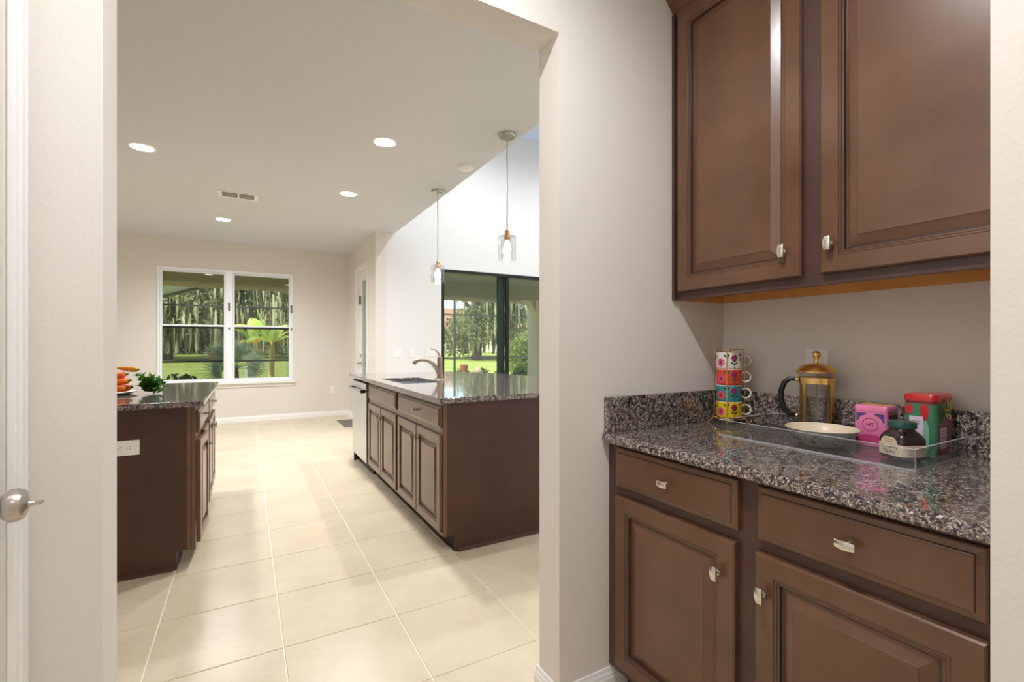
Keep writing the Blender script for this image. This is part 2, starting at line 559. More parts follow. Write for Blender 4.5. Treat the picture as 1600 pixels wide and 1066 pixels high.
# ---------------------------------------------------------------- glazed nook door
nd = struct('door_3', MB().box(XN - 0.018, XN + 0.0, SDY0 - 0.07, SDY0, 0, SDZ + 0.07).box(XN - 0.018, XN, SDY1, SDY1 + 0.07, 0, SDZ + 0.07)
            .box(XN - 0.018, XN, SDY0, SDY1, SDZ, SDZ + 0.07).box(XN, XN + 0.15, SDY0, SDY0 + 0.012, 0, SDZ).box(XN, XN + 0.15, SDY1 - 0.012, SDY1, 0, SDZ),
            'trim_white', 'narrow white glazed door beside the breakfast nook', 'door', bevel=0.003)
s = MB().box(XN + 0.045, XN + 0.085, SDY0 + 0.012, SDY0 + 0.13, 0.01, SDZ).box(XN + 0.045, XN + 0.085, SDY1 - 0.13, SDY1 - 0.012, 0.01, SDZ) \
    .box(XN + 0.045, XN + 0.085, SDY0 + 0.13, SDY1 - 0.13, SDZ - 0.15, SDZ).box(XN + 0.045, XN + 0.085, SDY0 + 0.13, SDY1 - 0.13, 0.01, 0.24) \
    .build('door_slab', 'trim_white', nd)
MB().box(XN + 0.060, XN + 0.066, SDY0 + 0.13, SDY1 - 0.13, 0.24, SDZ - 0.15).build('pane', 'window_glass', s)
MB().lathe([(0.026, 0), (0.026, 0.006), (0.011, 0.01), (0.011, 0.03), (0.024, 0.036), (0.027, 0.05), (0.018, 0.062), (0.0, 0.064)], seg=20) \
    .build('knob', 'nickel', s, True, loc=(XN + 0.045, SDY1 - 0.08, 0.935), rot=(0, R(-90), 0))
MB().lathe([(0.026, 0), (0.026, 0.012), (0.012, 0.016), (0.012, 0.024), (0, 0.025)], seg=20).build('deadbolt', 'nickel', s, True, loc=(XN + 0.045, SDY1 - 0.08, 1.06), rot=(0, R(-90), 0))
MB().box(XN + 0.02, XN + 0.045, SDY1 - 0.075, SDY1 - 0.02, 1.90, 2.03).build('alarm_contact', 'mat_grey', s)

# ---------------------------------------------------------------- pantry door by the camera
pd_ = struct('door_1', MB().prism([(DY1 - 0.004, 0), (YW0 - 0.001, 0), (YW0 - 0.001, DZ + 0.058), (DY0 - 0.058, DZ + 0.058), (DY0 - 0.058, 0), (DY0 + 0.004, 0), (DY0 + 0.004, DZ), (DY1 - 0.004, DZ)], XL, XL + 0.012, 'x')
             .box(XL, XL + 0.018, DY1 + 0.006, DY1 + 0.022, 0, DZ).box(XL, XL + 0.016, DY1 + 0.034, DY1 + 0.048, 0, DZ),
             'trim_white', 'white passage door with casing and satin round knob', 'door', bevel=0.003)
s = MB().box(XL - 0.045, XL - 0.010, DY0 + 0.004, DY1 - 0.004, 0.01, DZ - 0.004).build('door_slab', 'trim_white', pd_, bevel=0.002)
kn = MB().lathe([(0.033, 0), (0.033, 0.006), (0.014, 0.012), (0.013, 0.028), (0.022, 0.033), (0.028, 0.042), (0.0285, 0.05), (0.024, 0.059), (0.010, 0.064), (0.008, 0.0645), (0.0, 0.0645)], seg=32) \
    .build('knob', 'nickel', s, True, loc=(XL - 0.010, 1.125, 0.945), rot=(0, R(90), 0))
MB().lathe([(0.0055, 0), (0.0045, 0.004), (0.0035, 0.008), (0, 0.008)], seg=14).box(-0.0018, 0.0018, -0.009, 0.009, 0.008, 0.017).build('thumb_turn', 'nickel', s, True, loc=(XL + 0.0545, 1.125, 0.945), rot=(0, R(90), R(0)))

# ================================================================== CABINETS
DOOR_P = [(0, 0), (0, 0.015), (0.0035, 0.0195), (0.047, 0.0195), (0.0495, 0.0172), (0.0535, 0.0172), (0.056, 0.0145), (0.0595, 0.0145), (0.0625, 0.0065), (0.067, 0.0060)]
PANEL_P = [(0.0655, 0.0055), (0.0670, 0.0068), (0.0930, 0.0165), (0.0950, 0.0180)]
DRAW_P = [(0, 0), (0, 0.012), (0.003, 0.0145), (0.0145, 0.0165), (0.016, 0.0190), (0.018, 0.0200)]
def knob_mesh():
    W, H = 0.019, 0.0095
    lps = []
    for k in range(7):
        u = -1 + k / 3.0
        hh = H * (1 - 0.24 * u * u)
        yo = -0.027 + 0.003 * u * u
        lps.append([(u * W, yo + 0.006, -hh), (u * W, yo + 0.001, -hh), (u * W, yo, -hh * 0.8), (u * W, yo, hh * 0.8), (u * W, yo + 0.001, hh), (u * W, yo + 0.006, hh)])
    mb = MB().loft(lps)
    mb.tube([(0, 0.0, 0), (0, -0.004, 0), (0, -0.0045, 0), (0, -0.014, 0), (0, -0.023, 0)], [0.0085, 0.0085, 0.005, 0.0042, 0.006], 12)
    me = mb.mesh('knob', True)
    me.materials.append(MATS['bright_nickel'])
    return me
KNOB = knob_mesh()
KNOB_B = KNOB.copy()
KNOB_B.materials[0] = MATS['bronze_nickel']
def add_knob(parent, x, z, vertical, me=None, y=-0.0195):
    o = bpy.data.objects.new('knob', me or KNOB)
    COL.objects.link(o)
    o.parent = parent
    o.location = (x, y, z)
    if vertical:
        o.rotation_euler = (0, R(90), 0)
    return o
def add_door(root, x0, x1, z0, z1, knob=None, y=0.0, me=None, wood='cabinet_wood', swing=0.0):
    """door with its origin at the hinge corner (x0)"""
    d = MB().ring(0, x1 - x0, 0, z1 - z0, DOOR_P, False, True).build('door', wood, root, loc=(x0, y, z0))
    d.data.materials.append(MATS['groove_wood'])          # dark glaze left in the molding grooves
    for k in (3, 5, 7, 8):
        for i in range(4):
            d.data.polygons[k * 4 + i].material_index = 1
    MB().ring(0, x1 - x0, 0, z1 - z0, PANEL_P, True).build('raised_panel', wood, d)
    if knob:
        add_knob(d, knob[0] - x0, knob[1] - z0, True, me)
    if swing:
        d.rotation_euler = (0, 0, swing)
    return d
def add_drawer(root, x0, x1, z0, z1, knob=True, y=0.0, me=None, wood='cabinet_wood'):
    d = MB().ring(x0, x1, z0, z1, DRAW_P, True, True).build('drawer_front', wood, root, loc=(0, y, 0))
    d.data.materials.append(MATS['groove_wood'])
    for i in range(4):
        d.data.polygons[3 * 4 + i].material_index = 1
    if knob:
        add_knob(d, (x0 + x1) / 2, (z0 + z1) / 2, False, me, -0.020)
    return d
def frame_rects(root, W, z0, z1, opens, wood='frame_wood', t=0.019):
    """face frame: a plate from y=0 to t with its openings closed by doors in front"""
    return MB().box(0, W, 0, t, z0, z1).build('face_frame', wood, root, bevel=0.001)

# --- pantry base cabinet (faces -X): local x runs from the far end wall towards the camera
XF = 1.114
W = YW0 - YN - 0.002
pc = thing('base_cabinet', 'brown pantry base cabinet with two drawers and two raised-panel doors', 'cabinet', (XF, YW0 - 0.001, 0), R(-90))
frame_rects(pc, W, 0.10, 0.884, None)
MB().box(0.0, W, 0.019, 0.60, 0.10, 0.884).build('carcass', 'frame_wood', pc)
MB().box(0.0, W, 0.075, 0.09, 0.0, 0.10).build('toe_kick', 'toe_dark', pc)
add_drawer(pc, 0.050, 0.506, 0.742, 0.874)
add_drawer(pc, 0.560, W - 0.050, 0.742, 0.874)
add_door(pc, 0.050, 0.500, 0.13, 0.710, (0.455, 0.618))
add_door(pc, 0.556, W - 0.050, 0.13, 0.710, (0.563 + 0.018, 0.618))

# --- granite worktop and splashes
ct = MB().box(1.078, XBACK - 0.001, YN + 0.001, YW0 - 0.001, 0.885, 0.917).build('countertop', 'granite', bevel=0.009, seg=3)
tag(ct, 'speckled granite pantry countertop with rounded front edge', 'countertop')
MB().box(XBACK - 0.021, XBACK - 0.001, YN + 0.001, YW0 - 0.001, 0.917, 1.041).build('backsplash', 'granite', ct, bevel=0.002)
MB().box(1.090, XBACK - 0.021, YW0 - 0.021, YW0 - 0.001, 0.917, 1.041).build('side_splash', 'granite', ct, bevel=0.002)

# --- wall cabinet
XU = 1.447
uc = thing('wall_cabinet', 'brown upper cabinet with two raised-panel doors above the granite counter', 'cabinet', (XU, YW0 - 0.001, 1.396), R(-90))
HU = 1.10
MB().box(0, W, 0, 0.019, 0.0, 0.034).box(0, 0.045, 0, 0.019, 0.034, HU).box(W - 0.045, W, 0, 0.019, 0.034, HU).box(0.478, 0.548, 0, 0.019, 0.034, HU) \
    .box(0, W, 0, 0.019, HU - 0.05, HU).build('face_frame', 'frame_wood', uc, bevel=0.001)
MB().box(0.0, 0.012, -0.018, 0.0, 0.0, HU).build('scribe_strip', 'frame_wood', uc, bevel=0.001)
MB().box(0.012, W - 0.012, 0.019, 0.289, 0.034, HU).build('carcass', 'frame_wood', uc)
for x in (0.0, W - 0.012):
    MB().box(x, x + 0.012, 0.019, 0.289, 0.0, HU).build('side_panel', 'maple_raw', uc)
MB().box(0.012, W - 0.012, 0.272, 0.289, 0.0, 0.034).build('hanging_rail', 'maple_raw', uc)
MB().box(0.012, W - 0.012, 0.0195, 0.272, 0.030, 0.034).build('bottom_panel', 'maple_raw', uc)
add_door(uc, 0.026, 0.484, 0.030, 1.085, (0.437, 0.111))
add_door(uc, 0.538, W - 0.020, 0.030, 1.085, (0.547 + 0.020, 0.111))
cp = [(0.0, 1.086), (-0.006, 1.092), (-0.007, 1.102), (-0.020, 1.112), (-0.034, 1.132), (-0.043, 1.142), (-0.050, 1.146), (-0.050, 1.176), (0.02, 1.176), (0.02, 1.086)]
MB().loft([[(x, y, z) for y, z in cp] for x in (-0.0, W)]).build('crown_molding', 'cabinet_wood', uc)

# --- island: base units, dishwasher, curved bar top
XI = 1.000
IY0, IY1 = 2.576, 5.235
def island_unit(label, ya, yb, sink, end):
    Wd = yb - ya
    c = thing('island_cabinet', label, 'cabinet', (XI, yb, 0), R(-90))
    frame_rects(c, Wd - (0.019 if end else 0), 0.10, 0.884, None, 'cabinet_wood')
    e = Wd - (0.019 if end else 0)
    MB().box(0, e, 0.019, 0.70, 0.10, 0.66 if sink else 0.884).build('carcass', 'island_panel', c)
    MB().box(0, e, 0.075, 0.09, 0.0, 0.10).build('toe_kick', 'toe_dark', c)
    l, r_ = 0.03, Wd - (0.012 if end else 0.025)
    mid = (l + r_) / 2
    add_drawer(c, l, r_, 0.735, 0.862, not sink, me=KNOB_B)
    add_door(c, l, mid - 0.006, 0.125, 0.695, (mid - 0.05, 0.615), me=KNOB_B)
    add_door(c, mid + 0.006, r_, 0.125, 0.695, (mid + 0.05, 0.615), me=KNOB_B)
    if end:
        pan = [(0.0, 0.10), (0.075, 0.10), (0.075, 0.0), (0.72, 0.0), (0.72, 0.884), (0.0, 0.884)]
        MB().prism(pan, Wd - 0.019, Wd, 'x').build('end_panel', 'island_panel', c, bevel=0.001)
        MB().box(Wd, Wd + 0.003, 0.0, 0.022, 0.10, 0.884).build('corner_stile', 'cabinet_wood', c, bevel=0.001)
        MB().prism([(Wd, 0.0), (Wd + 0.012, 0.0), (Wd + 0.009, 0.010), (Wd, 0.018)], 0.095, 0.72, 'y').build('shoe_molding', 'island_panel', c)
    return c
island_unit('brown island cabinet ending in a plain side panel beside the opening', IY0, 3.487, False, True)
island_unit('brown island sink cabinet between dishwasher and end cabinet', 3.489, 4.455, True, False)
bk = MB().box(1.722, 1.76, IY0, IY1, 0, 0.884).build('island_back_panel', 'island_panel')
tag(bk, 'brown panel on the bar side of the island', 'panel')

dw = thing('dishwasher', 'stainless steel dishwasher at the far end of the island', 'dishwasher', (XI, 5.19, 0), R(-90))
DWW = 0.70
MB().box(0.01, DWW - 0.01, 0.02, 0.62, 0.10, 0.87).build('body', 'black_plastic', dw)
MB().box(0.01, DWW - 0.03, -0.018, 0.02, 0.105, 0.79).build('front_panel', 'stainless', dw, bevel=0.004)
MB().box(0.01, DWW - 0.03, -0.022, 0.02, 0.795, 0.862).build('control_strip', 'stainless', dw, bevel=0.006)
hd = MB().tube([(0.05, -0.055, 0.785), (DWW - 0.07, -0.055, 0.785)], 0.012, 14).build('handle', 'stainless', dw, True)
for x in (0.045, DWW - 0.095):
    MB().box(x, x + 0.032, -0.06, -0.018, 0.770, 0.800).build('handle_mount', 'black_plastic', hd, bevel=0.003)
MB().box(0.015, DWW - 0.03, 0.05, 0.07, 0.0, 0.10).build('toe_kick', 'black_plastic', dw)
MB().box(0.0, 0.012, 0.0, 0.60, 0.0, 0.884).build('end_gable', 'island_panel', dw)

def arcx(y):
    return 2.50 - (2.19 - math.sqrt(max(0.0, 2.19 ** 2 - (y - 3.905) ** 2)))
SX0, SX1, SY0, SY1 = 1.085, 1.435, 3.66, 4.36
ys = sorted(set([2.55, 5.26, SY0, SY1] + [2.55 + k * (5.26 - 2.55) / 24 for k in range(25)]))
bm = bmesh.new()
grid = []
for y in ys:
    grid.append([bm.verts.new((x, y, 0.917)) for x in (0.965, SX0, SX1, arcx(y))])
for k in range(len(ys) - 1):
    for i in range(3):
        if i == 1 and ys[k] >= SY0 - 1e-6 and ys[k + 1] <= SY1 + 1e-6:
            continue
        bm.faces.new((grid[k][i], grid[k][i + 1], grid[k + 1][i + 1], grid[k + 1][i]))
ret = bmesh.ops.extrude_face_region(bm, geom=list(bm.faces))
bmesh.ops.translate(bm, vec=(0, 0, -0.033), verts=[g for g in ret['geom'] if isinstance(g, bmesh.types.BMVert)])
bmesh.ops.recalc_face_normals(bm, faces=bm.faces)
me = bpy.data.meshes.new('island_countertop')
bm.to_mesh(me); bm.free()
me.materials.append(MATS['granite'])
it = bpy.data.objects.new('island_countertop', me)
COL.objects.link(it)
bv = it.modifiers.new('bevel', 'BEVEL'); bv.width = 0.006; bv.segments = 2; bv.limit_method = 'ANGLE'
tag(it, 'polished granite island top with sink cutout and bowed bar edge', 'countertop')
sk = MB().box(SX0 - 0.02, SX0 - 0.004, SY0 - 0.02, SY1 + 0.02, 0.70, 0.883).box(SX1 + 0.004, SX1 + 0.02, SY0 - 0.02, SY1 + 0.02, 0.70, 0.883) \
    .box(SX0 - 0.004, SX1 + 0.004, SY0 - 0.02, SY0 - 0.004, 0.70, 0.883).box(SX0 - 0.004, SX1 + 0.004, SY1 + 0.004, SY1 + 0.02, 0.70, 0.883) \
    .box(SX0 - 0.02, SX1 + 0.02, SY0 - 0.02, SY1 + 0.02, 0.69, 0.70).build('sink', 'stainless')
tag(sk, 'undermount stainless sink set in the island granite', 'sink')
MB().lathe([(0.045, 0), (0.045, 0.003), (0.03, 0.003), (0.028, 0.001), (0, 0.001)], seg=24).build('drain', 'black_plastic', sk, True, loc=(1.26, 4.0, 0.70))

fc = thing('faucet', 'brushed bronze-nickel pull-out kitchen faucet with raised lever', 'faucet', (1.50, 3.95, 0.917))
MB().lathe([(0.034, 0), (0.034, 0.006), (0.027, 0.012), (0.025, 0.06), (0.023, 0.13), (0.024, 0.17), (0.022, 0.20), (0.012, 0.215), (0, 0.217)], seg=24).build('body', 'bronze_nickel', fc, True)
sp = [(-0.005, 0, 0.055), (-0.03, 0, 0.10), (-0.065, 0, 0.142), (-0.11, 0, 0.170), (-0.155, 0, 0.182), (-0.195, 0, 0.180), (-0.225, 0, 0.166), (-0.236, 0, 0.150)]
MB().tube(sp, [0.021, 0.020, 0.018, 0.016, 0.016, 0.018, 0.0195, 0.0185], 18).build('spout', 'bronze_nickel', fc, True)
MB().tube([(-0.236, 0, 0.1505), (-0.2385, 0, 0.1465)], [0.0155, 0.0155], 18).build('aerator', 'black_plastic', fc, True)
MB().tube([(0, 0, 0.205), (-0.012, 0, 0.235), (-0.04, 0, 0.262), (-0.085, 0, 0.280)], [0.010, 0.008, 0.006, 0.005], 12).build('lever', 'bronze_nickel', fc, True)
MB().lathe([(0.5, 0), (0.5, 0.6), (0.46, 1.0), (0, 1.0)], seg=28).build('deck_plate', 'bronze_nickel', fc, True, loc=(-0.0, 0, 0)).scale = (0.075, 0.26, 0.006)

# --- left counter (faces +X): local x runs away from the camera
LX, LY0, LY1 = -0.245, 3.115, 4.62
lc = thing('base_cabinet', 'dark brown kitchen cabinet run with outlet on its end panel', 'cabinet', (LX, LY0, 0), R(90))
WL = LY1 - LY0
frame_rects(lc, WL, 0.10, 0.884, None, 'cabinet_wood')
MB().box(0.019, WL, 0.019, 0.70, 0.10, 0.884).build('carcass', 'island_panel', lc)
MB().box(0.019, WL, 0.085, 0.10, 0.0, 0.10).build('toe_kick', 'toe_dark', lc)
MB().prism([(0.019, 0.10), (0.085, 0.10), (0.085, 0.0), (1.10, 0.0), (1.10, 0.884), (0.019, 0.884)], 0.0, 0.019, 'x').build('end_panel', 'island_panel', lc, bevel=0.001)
MB().box(-0.006, 0.0, -0.001, 0.018, 0.10, 0.884).box(-0.004, 0.0, 0.020, 0.040, 0.10, 0.884).build('corner_stile', 'cabinet_wood', lc, bevel=0.001)
MB().prism([(0.0, 0.0), (-0.012, 0.0), (-0.009, 0.010), (0.0, 0.018)], 0.10, 1.10, 'y').build('shoe_molding', 'island_panel', lc)
hw = WL / 2
for a in (0.0, hw):
    add_drawer(lc, a + 0.025, a + hw - 0.02, 0.735, 0.862, True, me=KNOB_B)
    mid = a + hw / 2
    add_door(lc, a + 0.025, mid - 0.005, 0.125, 0.695, (mid - 0.045, 0.615), me=KNOB_B, swing=R(-3.0) if a == 0 else 0, y=-0.003)
    add_door(lc, mid + 0.005, a + hw - 0.02, 0.125, 0.695, (mid + 0.045, 0.615), me=KNOB_B)
lt = MB().box(-1.36, -0.203, 3.085, 4.65, 0.885, 0.917).build('countertop', 'granite', bevel=0.006)
tag(lt, 'dark polished granite counter under the pile of carrots', 'countertop')

def wall_plate(name, label, cat, loc, rot, wd, ht, kind, n=1):
    """plate in the xz plane facing -y"""
    o = thing(name, label, cat, loc)
    o.rotation_euler = rot
    MB().box(-wd / 2, wd / 2, -0.006, -0.001, -ht / 2, ht / 2).build('cover_plate', 'plate_white', o, bevel=0.002)
    for k in range(n):
        x = (k - (n - 1) / 2) * 0.046
        if kind == 'outlet':
            for s_ in (-1, 1):
                MB().lathe([(0.0165, 0), (0.0165, 0.0015), (0.0, 0.0015)], seg=20).build('receptacle', 'plate_white', o, True, loc=(x, -0.006, s_ * 0.0195), rot=(R(90), 0, 0))
                MB().box(x - 0.007, x - 0.005, -0.0083, -0.0078, s_ * 0.0195 - 0.002, s_ * 0.0195 + 0.006).box(x + 0.005, x + 0.007, -0.0083, -0.0078, s_ * 0.0195 - 0.001, s_ * 0.0195 + 0.006) \
                    .box(x - 0.002, x + 0.002, -0.0083, -0.0078, s_ * 0.0195 - 0.0095, s_ * 0.0195 - 0.006).build('slot', 'black_plastic', o)
        else:
            MB().box(x - 0.0165, x + 0.0165, -0.0085, -0.006, -0.033, 0.033).build('rocker', 'plate_white', o, bevel=0.001)
    return o
wall_plate('outlet_plate', 'white outlet plate mounted sideways on the dark cabinet end', 'outlet', (-0.550, LY0, 0.687), (0, R(90), 0), 0.078, 0.122, 'outlet')
wall_plate('outlet_plate', 'small white outlet low on the wall below the window corner', 'outlet', (1.302, YB, 0.455), (0, 0, 0), 0.072, 0.118, 'outlet')
wall_plate('outlet_plate', 'wall outlet partly hidden behind the coffee press', 'outlet', (XBACK, 0.898, 1.150), (0, 0, R(-90)), 0.074, 0.118, 'outlet')
wall_plate('switch_plate', 'double light switch plate on the wall nearest the nook corner', 'light switch', (1.903, YG, 1.113), (0, 0, 0), 0.118, 0.118, 'sw', 2)
wall_plate('switch_plate', 'single light switch plate between two wider plates', 'light switch', (2.122, YG, 1.112), (0, 0, 0), 0.074, 0.118, 'sw', 1)
wall_plate('switch_plate', 'triple light switch plate next to the sliding door', 'light switch', (2.405, YG, 1.118), (0, 0, 0), 0.164, 0.118, 'sw', 3)
wall_plate('switch_plate', 'light switch plate beside the glazed nook door', 'light switch', (XN, 7.03, 1.10), (0, 0, R(-90)), 0.074, 0.118, 'sw', 1)

dm = MB().box(1.28, 1.56, 7.31, 8.02, 0.0005, 0.010).build('doormat', 'mat_grey', bevel=0.003)
tag(dm, 'small grey doormat on the tiles by the nook door', 'doormat')

# ================================================================== CEILING FIXTURES
def can(loc, label, group=None, power=CAN_W, color=(0.97, 0.98, 1.0), rad=0.075, size=0.07):
    o = thing('recessed_light', label, 'ceiling light', loc, 0, group)
    MB().lathe([(rad, 0.0), (rad + 0.006, -0.006), (rad + 0.022, -0.004), (rad + 0.026, -0.0005), (rad + 0.026, 0.0), ], seg=32, cap=False).build('trim_ring', 'trim_white', o, True)
    MB().lathe([(rad, -0.002), (rad * 0.8, -0.005), (0.0, -0.006)], seg=32, cap=False).build('lens', 'lens', o, True)
    light('downlight', 'SPOT', (0, 0, -0.03), power, color, o, size, 165)
    return o
for x, y, lab in ((-0.74, 4.808, 'recessed ceiling light over the counter with the carrots'), (0.956, 3.737, 'recessed ceiling light over the island sink'),
                  (0.943, 5.203, 'recessed ceiling light over the dishwasher'), (-0.257, 7.046, 'recessed ceiling light over the nook floor before the window')):
    can((x, y, CEIL), lab, 'kitchen recessed lights', CAN_W * (1.5 if y > 6 else 1.0))
can((0.33, 0.58, CEIL), 'recessed ceiling light over the pantry passage', None, PASS_W, size=0.025)
can((0.20, -1.2, CEIL), 'added unseen fill light at the rear of the passage', None, PASS_W * 0.2)  # added lamp behind the camera, brightens the passage
for p in ((3.0, 3.0), (3.0, 5.4), (5.0, 3.0), (5.0, 5.4)):  # added lamps, stand in for daylight from the great room windows
    can((p[0], p[1], TOP), 'added unseen fill light in the high great room ceiling', 'great room added fill lights', GREAT_FILL_W, (0.93, 0.96, 1.0), 0.09)

def pendant(loc, label):
    o = thing('pendant_light', label, 'pendant light', loc)
    MB().lathe([(0.066, 0), (0.066, -0.012), (0.060, -0.024), (0.012, -0.028), (0.010, -0.045), (0, -0.045)], seg=32).build('canopy', 'nickel', o, True)
    MB().tube([(0, 0, -0.03), (0, 0, -0.745)], 0.0055, 10).build('rod', 'nickel', o, True)
    s_ = MB().lathe([(0.010, -0.735), (0.020, -0.745), (0.020, -0.775), (0.026, -0.780), (0.026, -0.815), (0.016, -0.82), (0, -0.82)], seg=24).build('socket', 'copper', o, True)
    MB().lathe([(0.026, -0.778), (0.064, -0.782), (0.068, -0.792), (0.068, -0.965), (0.066, -0.965), (0.066, -0.795), (0.062, -0.786), (0.026, -0.782)], seg=36, cap=False).build('glass_shade', 'shade_glass', o, True)
    MB().lathe([(0.047, -0.805), (0.047, -0.955), (0.045, -0.955), (0.045, -0.805)], seg=32, cap=False).build('inner_glass', 'shade_glass', o, True)
    MB().lathe([(0.012, -0.82), (0.016, -0.835), (0.028, -0.865), (0.031, -0.885), (0.026, -0.908), (0.012, -0.922), (0, -0.924)], seg=20).build('bulb', 'bulb', o, True)
    light('bulb_light', 'POINT', (0, 0, -0.935), BULB_W, (1.0, 0.88, 0.72), o, 0.03)
pendant((1.737, 3.138, CEIL), 'glass jar pendant over the island end beside the passage opening')
pendant((1.737, 4.634, CEIL), 'glass jar pendant over the island end beside the sliding door')

vt = thing('air_vent', 'white rectangular air vent grille in the kitchen ceiling', 'vent', (-0.075, 5.835, CEIL))
MB().box(-0.185, 0.185, -0.115, -0.095, -0.008, 0).box(-0.185, 0.185, 0.095, 0.115, -0.008, 0).box(-0.185, -0.150, -0.095, 0.095, -0.008, 0).box(0.150, 0.185, -0.095, 0.095, -0.008, 0) \
    .box(-0.008, 0.008, -0.095, 0.095, -0.008, 0).build('frame', 'plate_white', vt, bevel=0.001)
MB().box(-0.150, 0.150, -0.095, 0.095, -0.0004, 0.0).build('slat_shade', 'vent_shade', vt)  # grey sheet painting the shade behind the slats
for k in range(7):
    y = -0.08 + k * 0.027
    MB().loft([[(x, y + 0.006, -0.001), (x, y - 0.006, -0.009), (x, y - 0.007, -0.008), (x, y + 0.005, 0.0)] for x in (-0.150, 0.150)]).build('slat', 'plate_white', vt)
sm = thing('smoke_detector', 'round white smoke detector near the ceiling edge', 'smoke detector', (1.723, 3.881, CEIL))
MB().lathe([(0.07, 0), (0.07, -0.010), (0.062, -0.026), (0.0, -0.030)], seg=32).build('housing', 'plate_white', sm, True)
MB().lathe([(0.03, -0.0285), (0.028, -0.033), (0.0, -0.033)], seg=24).build('test_button', 'plate_white', sm, True)

# ================================================================== PANTRY COUNTER THINGS
CT = 0.917
# --- acrylic tray
TX0, TX1, TY0, TY1, TH = 1.395, 1.712, 0.500, 1.035, 0.052
tr = thing('tray', 'clear acrylic serving tray with cut-out handles on the granite', 'tray', (0, 0, CT + 0.0005))
MB().box(TX0, TX1, TY0, TY1, 0, 0.004).build('tray_base', 'acrylic', tr, bevel=0.0006)
MB().box(TX0, TX0 + 0.004, TY0, TY1, 0.0042, TH).build('long_side', 'acrylic', tr, bevel=0.0006)
MB().box(TX1 - 0.004, TX1, TY0, TY1, 0.0042, TH).build('long_side', 'acrylic', tr, bevel=0.0006)
xm = (TX0 + TX1) / 2
for y in (TY0, TY1 - 0.004):
    out = [(TX0 + 0.0042, 0.0042), (TX1 - 0.0042, 0.0042), (TX1 - 0.0042, TH), (TX0 + 0.0042, TH)]
    n = 32
    hole, rim = [], []
    for k in range(n):
        a = 2 * PI * (k + 0.5) / n
        ca, sa = math.cos(a), math.sin(a)
        hole.append((xm + 0.034 * (1 if ca > 0 else -1) + 0.0115 * ca, 0.031 + 0.0115 * sa))
        sx = (TX1 - TX0) / 2 - 0.0042
        zc = (TH + 0.0042) / 2
        sz = (TH - 0.0042) / 2
        q = max(abs(ca), abs(sa))
        rim.append((xm + sx * ca / q, zc + sz * sa / q))
    mb = MB()
    vs_ = [(a, y, b) for a, b in hole] + [(a, y, b) for a, b in rim] + [(a, y + 0.004, b) for a, b in hole] + [(a, y + 0.004, b) for a, b in rim]
    fs_ = []
    for k in range(n):
        j = (k + 1) % n
        fs_ += [(k, j, n + j, n + k), (2 * n + k, 3 * n + k, 3 * n + j, 2 * n + j), (k, 2 * n + k, 2 * n + j, j), (n + k, n + j, 3 * n + j, 3 * n + k)]
    mb.add(vs_, fs_)
    mb.build('handle_side', 'acrylic', tr)
for x, y0, y1 in ((TX0, TY0, TY1), (TX1 - 0.004, TY0, TY1)):  # rim strips drawing the bright glint along the clear edges
    MB().box(x, x + 0.004, y0, y1, TH + 0.0001, TH + 0.0012).build('edge_glint', 'acrylic_glint', tr)
for y in (TY0, TY1 - 0.004):
    MB().box(TX0 + 0.004, TX1 - 0.004, y, y + 0.004, TH + 0.0001, TH + 0.0012).build('edge_glint', 'acrylic_glint', tr)
    MB().box(TX0, TX1, y - 0.0012 if y == TY0 else y + 0.004, y if y == TY0 else y + 0.0052, 0.0, 0.0042).build('edge_glint', 'acrylic_glint', tr)
MB().box(TX0 - 0.0012, TX0, TY0, TY1, 0.0, 0.0042).build('edge_glint', 'acrylic_glint', tr)
MB().box(TX0 - 0.001, TX0 + 0.004, TY0 - 0.001, TY0, 0.0042, TH).build('edge_glint', 'acrylic_glint', tr)
TF = CT + 0.0052                      # tray floor

# --- stacked mugs in a gold wire rack
MX, MY = 1.638, 1.172
face = math.atan2(-MY, -MX) + PI / 2   # local -y looks at the camera
rk = thing('mug_rack', 'gold wire rack holding four stacked mugs by the corner', 'rack', (MX, MY, CT + 0.0005), face)
RM = 0.0535
z0m = 0.028
for k in range(4):
    a = R(-90 + 45 + 90 * k + 45 - 45)
    a = R(-97 + 90 * k)
    ca, sa = math.cos(a), math.sin(a)
    MB().tube([(ca * (RM + 0.022), sa * (RM + 0.022), 0.0025), (ca * (RM + 0.010), sa * (RM + 0.010), 0.012), (ca * RM, sa * RM, 0.03), (ca * RM, sa * RM, 0.285), (ca * (RM - 0.006), sa * (RM - 0.006), 0.289)], 0.0022, 8).build('upright', 'gold', rk, True)
ringpts = lambda r, z: [(r * math.cos(2 * PI * i / 40), r * math.sin(2 * PI * i / 40), z) for i in range(41)]
MB().tube(ringpts(RM, 0.022), 0.0022, 8).build('base_ring', 'gold', rk, True)
MB().tube(ringpts(RM - 0.006, 0.289), 0.002, 8).build('top_ring', 'gold', rk, True)
MB().tube([(-RM, 0, 0.022), (0, 0, 0.022), (RM, 0, 0.022)], 0.0022, 8).tube([(0, -RM, 0.0222), (0, 0, 0.0222), (0, RM, 0.0222)], 0.0022, 8).build('cross_wire', 'gold', rk, True)
def cyl_patch(mb, r, th0, z0, outline):
    """flat print bent round a cylinder: outline of (u,v) metres about (th0,z0), th0 measured from -y"""
    pts = [(0, 0)] + list(outline)
    vs_ = []
    for u, v_ in pts:
        th = -PI / 2 + th0 + u / r
        vs_.append((r * math.cos(th), r * math.sin(th), z0 + v_))
    n = len(outline)
    mb.add(vs_, [(0, 1 + k, 1 + (k + 1) % n) for k in range(n)])
    return mb
